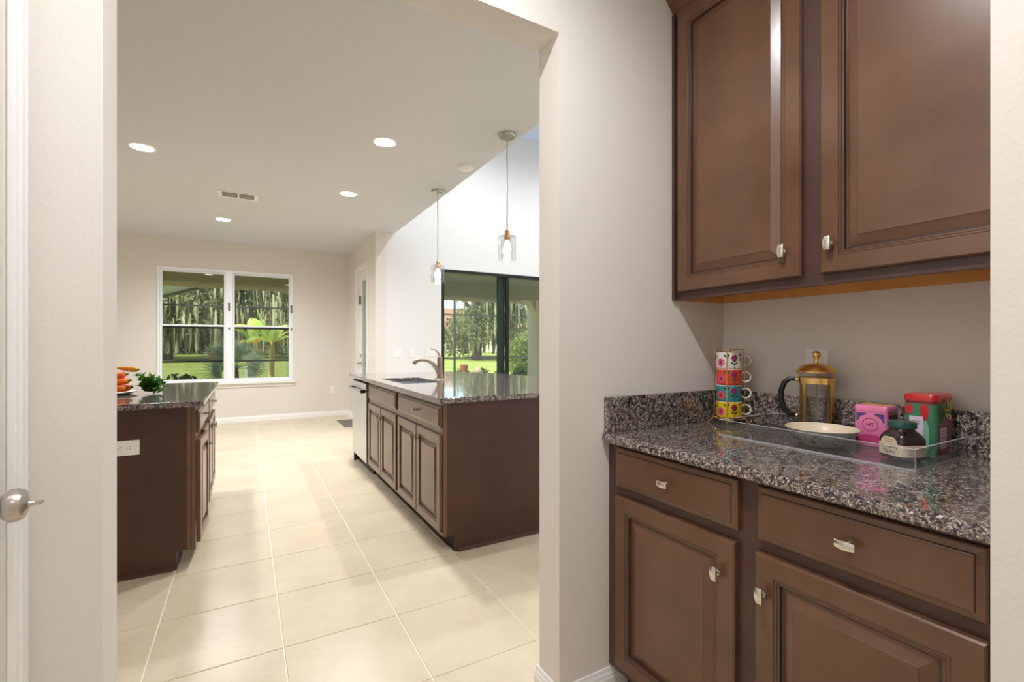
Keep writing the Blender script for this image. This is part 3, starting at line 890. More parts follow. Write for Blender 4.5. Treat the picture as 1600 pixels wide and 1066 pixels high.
def blob(r, lobes, amp, n=40, sx=1, sz=1, ph=0.0):
    return [((r * (1 + amp * math.cos(lobes * 2 * PI * k / n + ph))) * math.cos(2 * PI * k / n) * sx, (r * (1 + amp * math.cos(lobes * 2 * PI * k / n + ph))) * math.sin(2 * PI * k / n) * sz) for k in range(n)]
def leafshape(L, Wd, ang):
    pts = []
    for k in range(12):
        s_ = k / 11
        pts.append((s_ * L, Wd * math.sin(PI * s_)))
    for k in range(10, 0, -1):
        s_ = k / 11
        pts.append((s_ * L, -Wd * math.sin(PI * s_)))
    c_, s_ = math.cos(ang), math.sin(ang)
    return [(x * c_ - y * s_, x * s_ + y * c_) for x, y in pts]
MH, MR = 0.0620, 0.0465
for k, (nm, lab, c1, c2) in enumerate((('mug_yellow', 'yellow floral mug at the bottom of the gold rack', 'flower_pink', 'flower_plum'),
                                       ('mug_teal', 'teal floral mug second from the bottom of the rack', 'flower_coral', 'flower_plum'),
                                       ('mug_red', 'orange-red floral mug second from the top of the rack', 'flower_pink', 'flower_plum'),
                                       ('mug_white', 'white floral mug at the top of the gold rack', 'flower_pink', 'flower_plum'))):
    mg = thing('mug', lab, 'mug', (MX, MY, CT + 0.0265 + k * 0.0628), face, 'stacked floral mugs')
    r0, r1 = MR - 0.004, MR
    MB().lathe([(0, 0), (r1 - 0.005, 0), (r1 - 0.001, 0.002), (r1, 0.005), (r1, MH - 0.002)], seg=40, cap=False).build('body', nm, mg, True)
    MB().lathe([(r1, MH - 0.002), (r1 - 0.001, MH), (r1 - 0.003, MH - 0.001), (r1 - 0.003, 0.012), (r0 - 0.012, 0.006), (0, 0.006)], seg=40, cap=False).build('inner_glaze', 'mug_white', mg, True)
    hp = [(MR + 0.011 + 0.0185 * math.cos(2 * PI * i / 28), 0, MH * 0.5 + 0.0185 * math.sin(2 * PI * i / 28)) for i in range(29)]
    MB().tube(hp, 0.0034, 10).build('handle', 'mug_white', mg, True, rot=(0, 0, R(0)))
    rp = MR + 0.0005
    m1 = cyl_patch(MB(), rp, R(-38), 0.024, blob(0.0155, 9, 0.08))
    m1.build('peony_print', c1, mg)
    cyl_patch(MB(), rp + 0.0003, R(-38), 0.024, blob(0.0065, 5, 0.2)).build('peony_center', c2, mg)
    cyl_patch(MB(), rp, R(24), 0.041, blob(0.0115, 6, 0.14, sz=1.1)).build('rose_print', c2, mg)
    m3 = MB()
    cyl_patch(m3, rp, R(24), 0.010, blob(0.0012, 1, 0, 12, 1, 14))
    for (a, z, ang, L) in ((24, 0.016, 0.6, 0.014), (24, 0.016, 2.5, 0.014), (24, 0.026, 0.9, 0.010), (24, 0.026, 2.2, 0.011), (-12, 0.043, 2.2, 0.013), (-6, 0.043, 1.2, 0.013), (58, 0.03, 1.4, 0.014), (-66, 0.04, 1.0, 0.012), (60, 0.048, 2.4, 0.01)):
        cyl_patch(m3, rp, R(a), z, leafshape(L * 1.2, 0.0034, ang))
    tag(m3.build('leaf_print', 'flower_leaf', mg), kind='stuff')

# --- french press
vx, vy = 1.0605, 0.5481
PX, PY = 1.555 * vx - 0.005, 1.555 * vy
fpz = TF + 0.0005
fp = thing('french_press', 'gold and glass french press coffee maker on the acrylic tray', 'coffee press', (PX, PY, fpz), math.atan2(-PY, -PX) + PI / 2)
PRr, PHh = 0.050, 0.185
MB().lathe([(0, 0.010), (PRr - 0.004, 0.010), (PRr, 0.016), (PRr, PHh + 0.018), (PRr + 0.002, PHh + 0.022), (PRr - 0.001, PHh + 0.022), (PRr - 0.0025, PHh + 0.018), (PRr - 0.0025, 0.018), (PRr - 0.006, 0.013), (0, 0.013)], seg=48, cap=False).build('glass_beaker', 'press_glass', fp, True)
MB().lathe([(PRr + 0.0005, PHh - 0.012), (PRr + 0.003, PHh - 0.012), (PRr + 0.003, PHh + 0.008), (PRr + 0.0005, PHh + 0.008)], seg=48, cap=False).build('gold_band', 'gold', fp, True)
MB().lathe([(PRr + 0.0005, 0.004), (PRr + 0.003, 0.004), (PRr + 0.003, 0.012), (PRr + 0.0005, 0.012)], seg=48, cap=False).build('base_ring', 'gold', fp, True)
for a in (-128, -38, 52, 142):
    ca, sa = math.cos(R(a)), math.sin(R(a))
    tx, ty = -sa * 0.006, ca * 0.006
    lp = []
    for (r_, z) in ((PRr + 0.0065, 0.0), (PRr + 0.003, 0.012), (PRr + 0.003, PHh - 0.006)):
        lp.append([(r_ * ca + tx, r_ * sa + ty, z), ((r_ + 0.003) * ca + tx, (r_ + 0.003) * sa + ty, z), ((r_ + 0.003) * ca - tx, (r_ + 0.003) * sa - ty, z), (r_ * ca - tx, r_ * sa - ty, z)])
    MB().loft(lp).build('frame_strap', 'gold', fp)
MB().lathe([(PRr + 0.004, PHh + 0.0225), (PRr + 0.0085, PHh + 0.024), (PRr + 0.009, PHh + 0.029), (PRr + 0.003, PHh + 0.036), (PRr - 0.006, PHh + 0.047), (0.022, PHh + 0.054), (0.012, PHh + 0.056), (0, PHh + 0.056)], seg=48, cap=False).build('lid', 'gold', fp, True)
MB().lathe([(0.0075, PHh + 0.056), (0.0055, PHh + 0.062), (0.006, PHh + 0.070), (0.010, PHh + 0.074), (0.0125, PHh + 0.081), (0.0115, PHh + 0.089), (0.006, PHh + 0.0945), (0, PHh + 0.095)], seg=24, cap=False).build('lid_knob', 'gold', fp, True)
MB().tube([(0, 0, 0.030), (0, 0, PHh + 0.05)], 0.0024, 8).build('plunger_rod', 'nickel', fp, True)
MB().lathe([(0, 0.026), (PRr - 0.005, 0.026), (PRr - 0.004, 0.031), (PRr - 0.010, 0.034), (0, 0.034)], seg=32, cap=False).build('filter_plate', 'nickel', fp, True)
hpts = [(-PRr - 0.010, 0, PHh + 0.0), (-PRr - 0.026, 0, PHh + 0.001), (-PRr - 0.042, 0, PHh - 0.012), (-PRr - 0.052, 0, PHh - 0.040), (-PRr - 0.052, 0, PHh - 0.072), (-PRr - 0.044, 0, PHh - 0.100), (-PRr - 0.028, 0, PHh - 0.118), (-PRr - 0.010, 0, PHh - 0.122)]
MB().tube(hpts, [0.0065, 0.008, 0.0088, 0.009, 0.009, 0.009, 0.0085, 0.0075], 14).build('handle', 'black_plastic', fp, True)
MB().tube([(-PRr - 0.001, 0, PHh - 0.001), (-PRr - 0.013, 0, PHh)], 0.0058, 12).build('handle_bolt', 'gold', fp, True)
MB().tube([(-PRr - 0.003, 0, PHh - 0.122), (-PRr - 0.013, 0, PHh - 0.122)], 0.0066, 12).build('handle_bolt', 'gold', fp, True)
MB().box(0.016, 0.030, -PRr - 0.006, -PRr - 0.002, PHh - 0.012, PHh + 0.008).build('clamp', 'gold', fp)

# --- bowl
BX, BY = 1.512, 0.770
bw = thing('bowl', 'shallow cream bowl with green leaf pattern outside on the tray', 'bowl', (BX, BY, TF + 0.0005), math.atan2(-BY, -BX) + PI / 2)
bw_out = [(0, 0.0), (0.050, 0.0), (0.052, 0.003), (0.062, 0.008), (0.076, 0.020), (0.086, 0.034), (0.093, 0.047), (0.096, 0.050)]
MB().lathe(bw_out, seg=48, cap=False).build('outer_glaze', 'bowl_green', bw, True)
MB().lathe([(0.096, 0.050), (0.0945, 0.0515), (0.0915, 0.049), (0.083, 0.035), (0.072, 0.022), (0.058, 0.011), (0.0, 0.007)], seg=48, cap=False).build('inner_glaze', 'cream', bw, True)
mb = MB()
rng = random.Random(5)
for k in range(70):
    th = R(rng.uniform(-180, 180))
    zc = rng.uniform(0.012, 0.036)
    L, ang = rng.uniform(0.010, 0.024), rng.choice([0.6, 2.5, -0.5, 0.2]) + rng.uniform(-.3, .3)
    o_ = leafshape(L, 0.0026, ang)
    vs_ = []
    for u, v_ in o_:
        z = min(max(zc + v_ * 0.6, 0.0085), 0.046)
        for q in range(len(bw_out) - 1):
            if bw_out[q][1] <= z <= bw_out[q + 1][1] and bw_out[q + 1][1] > bw_out[q][1]:
                s_ = (z - bw_out[q][1]) / (bw_out[q + 1][1] - bw_out[q][1])
                r_ = bw_out[q][0] + s_ * (bw_out[q + 1][0] - bw_out[q][0]) + 0.0007
                break
        a = -PI / 2 + th + u / r_
        vs_.append((r_ * math.cos(a), r_ * math.sin(a), z))
    mb.add(vs_, [tuple(range(len(vs_)))])
tag(mb.build('leaf_pattern', 'bowl_leaf', bw), kind='stuff')

def text(s_, parent, loc, rot, size, m, ext=0.0002, align='CENTER', shear=0.0):
    c = bpy.data.curves.new('lettering', 'FONT')
    c.body = s_
    c.size = size
    c.extrude = ext
    c.align_x = align
    c.align_y = 'CENTER'
    c.shear = shear
    c.materials.append(MATS[m])
    tmp = bpy.data.objects.new('lettering', c)
    me_ = bpy.data.meshes.new_from_object(tmp)
    bpy.data.objects.remove(tmp)
    o = bpy.data.objects.new('lettering', me_)
    o.location = loc
    o.rotation_euler = rot
    COL.objects.link(o)
    o.parent = parent
    o['kind'] = 'stuff'
    return o

def rrect(wx, wy, r, n=6):
    pts = []
    for cx, cy_, a0 in ((wx / 2 - r, wy / 2 - r, 0), (-wx / 2 + r, wy / 2 - r, 90), (-wx / 2 + r, -wy / 2 + r, 180), (wx / 2 - r, -wy / 2 + r, 270)):
        for k in range(n + 1):
            a = R(a0 + 90 * k / n)
            pts.append((cx + r * math.cos(a), cy_ + r * math.sin(a)))
    return pts
def rloft(mb, stages):
    """stages of (wx, wy, r, z)"""
    return mb.loft([[(x, y, z) for x, y in rrect(a, b, r_)] for a, b, r_, z in stages])

# --- pink tin: local -y face looks along world -X
pt = thing('tea_tin', 'pink square tea tin with oval HT emblem and purple corners', 'tin', (1.644, 0.684, TF + 0.0005), R(-90))
w_, d_, h_ = 0.085, 0.070, 0.120
rloft(MB(), [(w_, d_, 0.008, 0), (w_, d_, 0.008, h_ - 0.017)]).build('body', 'pink_tin', pt, True)
rloft(MB(), [(w_ + 0.0015, d_ + 0.0015, 0.0085, h_ - 0.0165), (w_ + 0.0015, d_ + 0.0015, 0.0085, h_ - 0.004), (w_ - 0.004, d_ - 0.004, 0.007, h_)]).build('lid', 'pink_tin', pt, True)
rloft(MB(), [(w_ - 0.014, d_ - 0.014, 0.006, h_ - 0.001), (w_ - 0.014, d_ - 0.014, 0.006, h_ + 0.0006)]).build('lid_panel', 'gold_orange', pt, True)
yf = -d_ / 2
for sx in (-1, 1):
    tri = [(sx * 0.036, 0.097), (sx * 0.008, 0.097), (sx * 0.014, 0.091), (sx * 0.022, 0.088), (sx * 0.028, 0.082), (sx * 0.031, 0.074), (sx * 0.036, 0.070)]
    MB().prism(tri, yf - 0.0004, yf, 'y').build('corner_ornament', 'purple_print', pt)
ov = lambda rx, rz: [(rx * math.cos(2 * PI * k / 40), 0.063 + rz * math.sin(2 * PI * k / 40)) for k in range(40)]
o1, o2 = ov(0.0205, 0.0195), ov(0.0190, 0.0180)
mb = MB().add([(a, yf - 0.0004, b) for a, b in o1] + [(a, yf - 0.0004, b) for a, b in o2], [(k, (k + 1) % 40, 40 + (k + 1) % 40, 40 + k) for k in range(40)])
mb.build('oval_ring', 'maroon_print', pt)
text('HT', pt, (0, yf - 0.0003, 0.063), (R(90), 0, 0), 0.016, 'maroon_print')
MB().prism([(-0.036, 0.006), (0.036, 0.006), (0.036, 0.028), (0.018, 0.0335), (0, 0.035), (-0.018, 0.0335), (-0.036, 0.028)], yf - 0.0003, yf, 'y').build('lower_band', 'pink_deep', pt)
MB().prism([(-d_ / 2 + 0.01, 0.03), (d_ / 2 - 0.01, 0.03), (d_ / 2 - 0.01, 0.095), (-d_ / 2 + 0.01, 0.095)], w_ / 2, w_ / 2 + 0.0004, 'x').build('side_print', 'maroon_print', pt)

# --- red and green tin with clasp
gt = thing('berry_tin', 'red lidded green tin with strawberry print and gold clasp', 'tin', (1.643, 0.560, TF + 0.0005), R(-90))
w_, d_, h_ = 0.072, 0.112, 0.166
rloft(MB(), [(w_, d_, 0.014, 0), (w_, d_, 0.014, h_ - 0.026)]).build('body', 'green_tin', gt, True)
rloft(MB(), [(w_ - 0.002, d_ - 0.002, 0.013, h_ - 0.026), (w_ - 0.002, d_ - 0.002, 0.013, h_ - 0.018)]).build('neck', 'dark_red_tin', gt, True)
rloft(MB(), [(w_ + 0.003, d_ + 0.003, 0.0155, h_ - 0.018), (w_ + 0.003, d_ + 0.003, 0.0155, h_ - 0.004), (w_ - 0.003, d_ - 0.003, 0.013, h_)]).build('lid', 'red_tin', gt, True)
yf = -d_ / 2
def dec(name, pts, m, k=1):
    MB().prism(pts, yf - 0.0003 * k, yf, 'y').build(name, m, gt)
circ = lambda cx, cz, rx, rz, n=28: [(cx + rx * math.cos(2 * PI * i / n), cz + rz * math.sin(2 * PI * i / n)) for i in range(n)]
dec('pale_print', circ(0.010, 0.052, 0.012, 0.048), 'pale_green_print')
dec('berry_print', circ(-0.0225, 0.124, 0.0095, 0.0135), 'red_tin', 2)
dec('strawberry_print', [(0.002, 0.138), (0.020, 0.138), (0.0215, 0.122), (0.018, 0.105), (0.012, 0.092), (0.006, 0.104), (0.002, 0.120)], 'red_tin', 2)
dec('paper_label', [(-0.0215, 0.035), (0.009, 0.035), (0.009, 0.106), (-0.0215, 0.106)], 'lilac_label', 3)
MB().box(-0.015, 0.003, yf - 0.0013, yf - 0.0009, 0.092, 0.0935).box(-0.013, 0.001, yf - 0.0013, yf - 0.0009, 0.084, 0.088).build('label_print', 'grey_print', gt)
xs = w_ / 2
def sdec(name, pts, m, k=1):
    MB().prism(pts, xs, xs + 0.0003 * k, 'x').build(name, m, gt)
sdec('side_leaf_print', [(-0.040, 0.09), (-0.014, 0.087), (0.0, 0.112), (-0.012, 0.134), (-0.040, 0.138)], 'leaf_print')
sdec('side_berry_print', [(-0.042, 0.005), (0.042, 0.005), (0.042, 0.112), (0.012, 0.108), (-0.012, 0.086), (-0.042, 0.080)], 'dark_red_tin')
sdec('side_label', [(-0.030, 0.020), (0.008, 0.020), (0.008, 0.076), (-0.030, 0.076)], 'lilac_label', 3)
MB().box(xs + 0.0009, xs + 0.0013, -0.022, 0.0, 0.066, 0.069).box(xs + 0.0009, xs + 0.0013, -0.020, -0.002, 0.060, 0.062).box(xs + 0.0009, xs + 0.0013, -0.017, -0.013, 0.048, 0.053).box(xs + 0.0009, xs + 0.0013, -0.009, -0.005, 0.048, 0.053) \
    .box(xs + 0.0009, xs + 0.0013, -0.022, 0.0, 0.036, 0.038).build('label_print', 'grey_print', gt)
for k_, y in enumerate((-0.004, 0.014)):
    MB().tube([(xs + 0.003, y - 0.005, 0.154), (xs + 0.006, y, 0.150), (xs + 0.007, y + 0.001, 0.135), (xs + 0.004, y + 0.003, 0.122)], 0.0022, 8).build('clasp_wire', 'gold', gt, True)
MB().tube([(xs + 0.004, -0.006, 0.114), (xs + 0.007, -0.004, 0.104), (xs + 0.009, 0.004, 0.099), (xs + 0.008, 0.010, 0.104), (xs + 0.006, 0.010, 0.112)], 0.0022, 8).build('clasp_hook', 'gold', gt, True)
MB().box(xs + 0.001, xs + 0.003, -0.008, 0.018, 0.118, 0.126).build('clasp_plate', 'gold', gt)

# --- jam jar: square with soft corners, one corner towards the camera
JX, JY = 1.500, 0.565
jj = thing('jam_jar', 'dark jam jar with green lid and cream label on the tray', 'jar', (JX, JY, TF + 0.0005), R(-24))
def sq(hw_, p, z, n=48):
    out = []
    for k in range(n):
        a = 2 * PI * k / n
        c_, s_ = math.cos(a), math.sin(a)
        r_ = hw_ / ((abs(c_) ** p + abs(s_) ** p) ** (1 / p))
        out.append((r_ * c_, r_ * s_, z))
    return out
J = 0.0375
jst = [(0.030, 4, 0.0), (0.035, 5, 0.003), (J, 6, 0.010), (J, 6, 0.052), (J - 0.002, 5, 0.060), (0.032, 4, 0.068), (0.0275, 2.4, 0.075), (0.026, 2, 0.079), (0.026, 2, 0.090)]
MB().loft([sq(a, p, z) for a, p, z in jst]).build('glass_body', 'jam', jj, True)
MB().lathe([(0.0290, 0.082), (0.0305, 0.0835), (0.0305, 0.0955), (0.0290, 0.0985), (0.0255, 0.0995), (0.0, 0.0985)], seg=40).build('lid', 'green_lid', jj, True)
MB().loft([sq(J + 0.0004, 6, 0.012), sq(J + 0.0004, 6, 0.042)], False, False).build('paper_label', 'label_cream', jj, True)
arch = [(-0.024, 0.041)] + [(0.024 * -math.cos(PI * k / 20), 0.041 + 0.021 * math.sin(PI * k / 20)) for k in range(21)] + [(0.024, 0.041)]
# label arch on the face towards local -x
MB().prism([(a, min(b, 0.0595)) for a, b in arch], -J - 0.0010, -J - 0.0002, 'x').build('label_arch', 'label_cream', jj)
text('STONEWALL', jj, (-J - 0.0011, 0, 0.0530), (R(90), 0, R(-90)), 0.0052, 'ink_rust')
text('KITCHEN', jj, (-J - 0.0011, 0, 0.0475), (R(90), 0, R(-90)), 0.0052, 'ink_rust')
text('Strawberry', jj, (-J - 0.0008, 0, 0.0340), (R(90), 0, R(-90)), 0.0105, 'ink', shear=0.3)
text('Fig Jam', jj, (-J - 0.0008, 0, 0.0225), (R(90), 0, R(-90)), 0.0115, 'ink', shear=0.3)
for k in range(4):
    MB().box(-0.020, 0.022, -J - 0.0009, -J - 0.0005, 0.034 - 0.005 * k, 0.0346 - 0.005 * k).build('small_print', 'ink_rust', jj)

# ================================================================== CARROTS ON THE LEFT COUNTER
pl = MB().lathe([(0, 0.0), (0.09, 0.0), (0.12, 0.010), (0.135, 0.016), (0.134, 0.0185), (0.118, 0.013), (0.088, 0.004), (0, 0.004)], (-0.735, 3.75, 0.9175), 48, cap=False).build('plate', 'plate_white', None, True)
tag(pl, 'round white plate under the pile of carrots', 'plate')
def carrot(loc, yaw, pitch, L, r_, m='carrot'):
    """blunt crown at the origin, root runs to -x"""
    o = thing('carrot', 'orange carrot in the pile with parsley on the dark counter' if m == 'carrot' else 'yellow carrot lying on top of the orange ones', 'carrot', loc, 0, 'pile of carrots')
    o.rotation_euler = (0, pitch, yaw)
    pts = [(0.004, 0, 0), (0.0, 0, 0), (-0.006, 0, 0), (-0.02, 0, 0), (-L * 0.3, 0, 0), (-L * 0.6, 0, 0.001), (-L * 0.88, 0, 0.002), (-L, 0, 0.003)]
    MB().tube(pts, [r_ * k for k in (0.25, 0.6, 0.9, 1.0, 0.93, 0.68, 0.35, 0.06)], 16).build('root', m, o, True)
    MB().tube([(0.002, 0, 0), (0.008, 0, 0.001), (0.014, 0.002, 0.002)], [r_ * .35, r_ * .28, r_ * .2], 8).build('stem', 'parsley', o, True)
    return o
cbase = 0.9175 + 0.030
for i, (dx, dy, dz, yaw, L) in enumerate(((0.055, -0.085, 0.012, 20, 0.20), (0.070, -0.040, 0.010, 6, 0.21), (0.06, 0.01, 0.012, -4, 0.20), (0.05, 0.06, 0.012, -12, 0.19),
                                          (0.062, -0.062, 0.053, 14, 0.20), (0.06, -0.012, 0.053, 0, 0.20), (0.05, 0.038, 0.053, -8, 0.19),
                                          (0.045, -0.040, 0.092, 10, 0.19), (0.04, 0.012, 0.092, -4, 0.18))):
    carrot((-0.70 + dx, 3.75 + dy, cbase + dz), R(yaw), R(-5), L, 0.0195)
carrot((-0.60, 3.745, cbase + 0.122), R(-28), R(4), 0.16, 0.017, 'carrot_yellow')
pr = thing('parsley_bunch', 'leafy green parsley bunch beside the carrots', 'parsley', (-0.535, 3.72, 0.9175))
rng = random.Random(3)
mb, ms = MB(), MB()
for k in range(80):
    cx, cy_, cz = rng.uniform(-0.05, 0.070), rng.uniform(-0.06, 0.07), rng.uniform(0.016, 0.125)
    cz *= 1.0 if cx < 0.02 else 0.75
    ms.tube([(-0.03, 0, 0.02), (cx * 0.6, cy_ * 0.6, cz * 0.7), (cx, cy_, cz)], 0.0013, 5)
    for q in range(5):
        d = Vector((rng.uniform(-1, 1), rng.uniform(-1, 1), rng.uniform(-0.5, 0.9))).normalized()
        u = d.cross(Vector((0.3, 0.2, 1))).normalized()
        n_ = d.cross(u)
        c = Vector((cx, cy_, cz))
        L = rng.uniform(0.018, 0.028)
        pts = [c, c + d * L * .4 + u * L * .45 + n_ * .002, c + d * L * .7 + u * L * .2, c + d * L + u * L * .35, c + d * L * 1.15, c + d * L - u * L * .35, c + d * L * .7 - u * L * .2, c + d * L * .4 - u * L * .45 - n_ * .002]
        pts = [Vector((p.x, p.y, max(p.z, 0.002))) for p in pts]
        mb.add(pts, [(0, 1, 2), (0, 2, 3, 4), (0, 4, 5, 6), (0, 6, 7)])
mb.build('leaves', 'parsley', pr)
ms.build('stems', 'parsley', pr)

# ================================================================== OUTSIDE
struct('lanai_floor', MB().box(-9, 12, YB + 0.15, 12.4, -0.2, -0.06).box(1.74, 12, YG + 0.15, YB + 0.15, -0.2, -0.06), 'concrete', 'pale concrete patio floor outside the doors', 'patio')
gm = MB()
nx, ny = 24, 24
gv = []
for j in range(ny + 1):
    y = 12.4 + (j / ny) ** 1.6 * 90
    for i in range(nx + 1):
        gv.append((-60 + 140 * i / nx, y, -0.16 + 0.66 * min(1, (y - 12.4) / 34)))
gm.add(gv, [(j * (nx + 1) + i, j * (nx + 1) + i + 1, (j + 1) * (nx + 1) + i + 1, (j + 1) * (nx + 1) + i) for j in range(ny) for i in range(nx)])
gm.add([(-60, -40, -0.25), (80, -40, -0.25), (80, 12.4, -0.16), (-60, 12.4, -0.16)], [(0, 1, 2, 3)])
struct('lawn', gm, 'lawn', 'sunlit green lawn behind the house', 'lawn')
struct('lanai_ceiling', MB().box(-4.5, 1.74, YB + 0.15, 9.78, 2.62, 2.8).box(1.74, 9.0, YG + 0.15, 9.78, 2.62, 2.8), 'lanai_paint', 'olive grey ceiling of the covered patio', 'ceiling')
struct('lanai_beam', MB().box(-4.5, 9.0, 9.5, 9.78, 2.30, 2.62), 'lanai_paint', 'olive grey beam along the patio edge', 'beam')
struct('lanai_fascia', MB().box(-4.5, 9.0, 9.781, 9.83, 2.24, 2.72), 'lanai_cream', 'cream fascia board outside the patio beam', 'fascia')
cl = MB().box(6.02, 6.42, 9.44, 9.84, -0.06, 2.30)
struct('lanai_column', cl, 'lanai_cream', 'cream square column holding up the patio beam', 'column')
mb = MB()
mb.prism([(5.70, 2.30), (6.02, 2.30), (6.02, 2.02)] + [(5.70 + 0.32 * math.sin(R(a)), 2.30 - 0.28 * (1 - math.cos(R(a)))) for a in (75, 60, 45, 30, 15)], 9.5, 9.78, 'y')
struct('lanai_arch', mb, 'lanai_cream', 'curved cream bracket between column and beam', 'bracket')
# screen cage
cg = thing('screen_enclosure', 'dark metal screen cage around the patio', 'screen cage', (0, 12.2, -0.06))
for x in [-0.36 - 1.37 * k for k in range(5, 0, -1)] + [-0.36, 1.0, 2.35, 3.70, 5.07, 6.44, 7.81]:
    b = 0.05 if x in (-0.36, 5.07, 6.44) else 0.04
    MB().box(x - b / 2, x + b / 2, -0.025, 0.025, 0, 2.85).build('post', 'cage_metal', cg)
    MB().tube([(x, 0, 2.85), (x, -1.0, 3.15), (x, -2.36, 2.74)], 0.03, 6).build('roof_beam', 'cage_metal', cg)
for z in (0.02, 0.94, 2.15, 2.83):
    MB().box(-7.3, 8.0, -0.024, 0.024, z - 0.02, z + 0.02).build('rail', 'cage_metal', cg)
MB().add([(-7.2, 0.03, 0.0), (7.9, 0.03, 0.0), (7.9, 0.03, 2.8), (-7.2, 0.03, 2.8)], [(0, 1, 2, 3)]).build('screen_mesh', 'cage_mesh', cg)
# grey pan roof to the left of the window view
pr2 = thing('patio_roof', 'grey metal pan roof hanging beyond the left window panes', 'roof', (0, 0, 0))
MB().loft([[(-6.0, y, z), (xr, y, z), (xr, y, z + 0.06), (-6.0, y, z + 0.06)] for y, z, xr in ((9.85, 2.31, -0.50), (12.15, 2.26, -1.50))]).build('roof_sheet', 'pan_roof', pr2)
for x in (-4.2, -3.3, -2.5, -1.8, -1.15):
    MB().loft([[(x + dx - 0.03, y, z - 0.045), (x + dx + 0.03, y, z - 0.045), (x + dx + 0.03, y, z), (x + dx - 0.03, y, z)] for y, z, dx in ((9.85, 2.31, 0.6), (12.15, 2.26, -0.4))]).build('roof_rib', 'cage_metal', pr2)

def ground(y):
    return -0.16 + 0.66 * min(1, max(0, (y - 12.4) / 34))
def leaf_cloud(rng, n, c, rad, size, flat=0.0, shell=0.55):
    vs_, fs_ = [], []
    for k in range(n):
        d = Vector((rng.gauss(0, 1), rng.gauss(0, 1), rng.gauss(0, 1))).normalized()
        rr = shell + (1 - shell) * rng.random()
        p = Vector((c[0] + d.x * rad[0] * rr, c[1] + d.y * rad[1] * rr, c[2] + d.z * rad[2] * rr))
        a = Vector((rng.uniform(-1, 1), rng.uniform(-1, 1), rng.uniform(-1, 1))).normalized()
        b = a.cross(Vector((rng.uniform(-1, 1), rng.uniform(-1, 1), rng.uniform(-1, 1)))).normalized()
        s_ = size * rng.uniform(0.6, 1.3)
        o = len(vs_)
        vs_ += [p - a * s_, p + b * s_ * 0.45, p + a * s_, p - b * s_ * 0.45]
        fs_.append((o, o + 1, o + 2, o + 3))
    return vs_, fs_
def oak(label, x, y, hgt, spread, seed, moss=90, leaves=2600, low=0.12, ls=0.26, group='mossy oaks beyond the lawn'):
    rng = random.Random(seed)
    g = ground(y)
    o = thing('oak_tree', label, 'tree', (x, y, g), 0, group)
    tr_ = MB().tube([(0, 0, -0.1), (0.1, 0, hgt * .2), (-0.15, 0.1, hgt * .45), (0.1, 0, hgt * .7)], [spread * .09, spread * .07, spread * .055, spread * .03], 10)
    for k in range(7):
        a = rng.uniform(0, 2 * PI)
        z = rng.uniform(0.22, 0.5) * hgt
        r_ = spread * rng.uniform(.5, .85)
        tr_.tube([(0, 0, z), (r_ * .5 * math.cos(a), r_ * .5 * math.sin(a), z + hgt * .12), (r_ * math.cos(a), r_ * math.sin(a), z + hgt * .2)], [spread * .04, spread * .028, spread * .012], 8)
    tr_.build('trunk', 'bark', o, True)
    V, Fc = [], []
    cl_ = []
    for k in range(16):
        a = rng.uniform(0, 2 * PI)
        q = math.sqrt(rng.random()) * spread * 0.8
        cz = hgt * rng.uniform(low + 0.12, 0.85)
        c = (q * math.cos(a), q * math.sin(a), cz)
        cl_.append(c)
        vs_, fs_ = leaf_cloud(rng, leaves // 16, c, (spread * .38, spread * .38, hgt * .16), ls)
        off = len(V)
        V += vs_
        Fc += [tuple(i + off for i in q_) for q_ in fs_]
    MB().add(V, Fc).build('crown', 'oak_leaf', o)
    mm = MB()
    for k in range(moss):
        c = rng.choice(cl_)
        px_, py_ = c[0] + rng.uniform(-.4, .4) * spread, c[1] + rng.uniform(-.4, .4) * spread
        z1 = c[2] + rng.uniform(-.1, .12) * hgt
        L = rng.uniform(0.7, 3.0)
        wd = rng.uniform(0.03, 0.13)
        a = rng.uniform(0, PI)
        ca, sa = math.cos(a) * wd, math.sin(a) * wd
        pts = []
        for s_, q in ((0, .5), (.3, 1), (.65, .7), (1, .08)):
            zz = max(z1 - L * s_, 0.4)
            jx, jy = rng.uniform(-.06, .06), rng.uniform(-.06, .06)
            pts += [(px_ + jx - ca * q, py_ + jy - sa * q, zz), (px_ + jx + sa * q, py_ + jy - ca * q, zz), (px_ + jx + ca * q, py_ + jy + sa * q, zz), (px_ + jx - sa * q, py_ + jy + ca * q, zz)]
        mm.loft([pts[i:i + 4] for i in range(0, 16, 4)], False, False)
    mm.build('spanish_moss', 'moss', o)
    return o
LB = 'oak hung with grey moss in the woods behind the lawn'
seed = 10
for (x, y, hg, sp) in ((-12.5, 37, 11, 3.3), (-4.4, 37, 11, 3.3), (3.7, 37, 11, 3.3), (-8.4, 46, 13, 3.4), (-0.3, 46, 13, 3.4), (7.9, 46, 13, 3.4), (-13, 55, 15, 3.6), (-4.2, 55, 15, 3.6), (4.6, 55, 15, 3.6)):
    oak(LB, x, y, hg, sp, seed, 420, 6500, 0.03, 0.17)
    seed += 1
oak('wide mossy oak on the lawn seen through the sliding door', 14.6, 31, 9.5, 4.4, 31, 300, 14000, 0.04, 0.15, None)
oak('loose mossy oak rising behind the neighbour house', 22.5, 40, 10, 4.5, 33, 60, 1600, 0.3, 0.24, None)
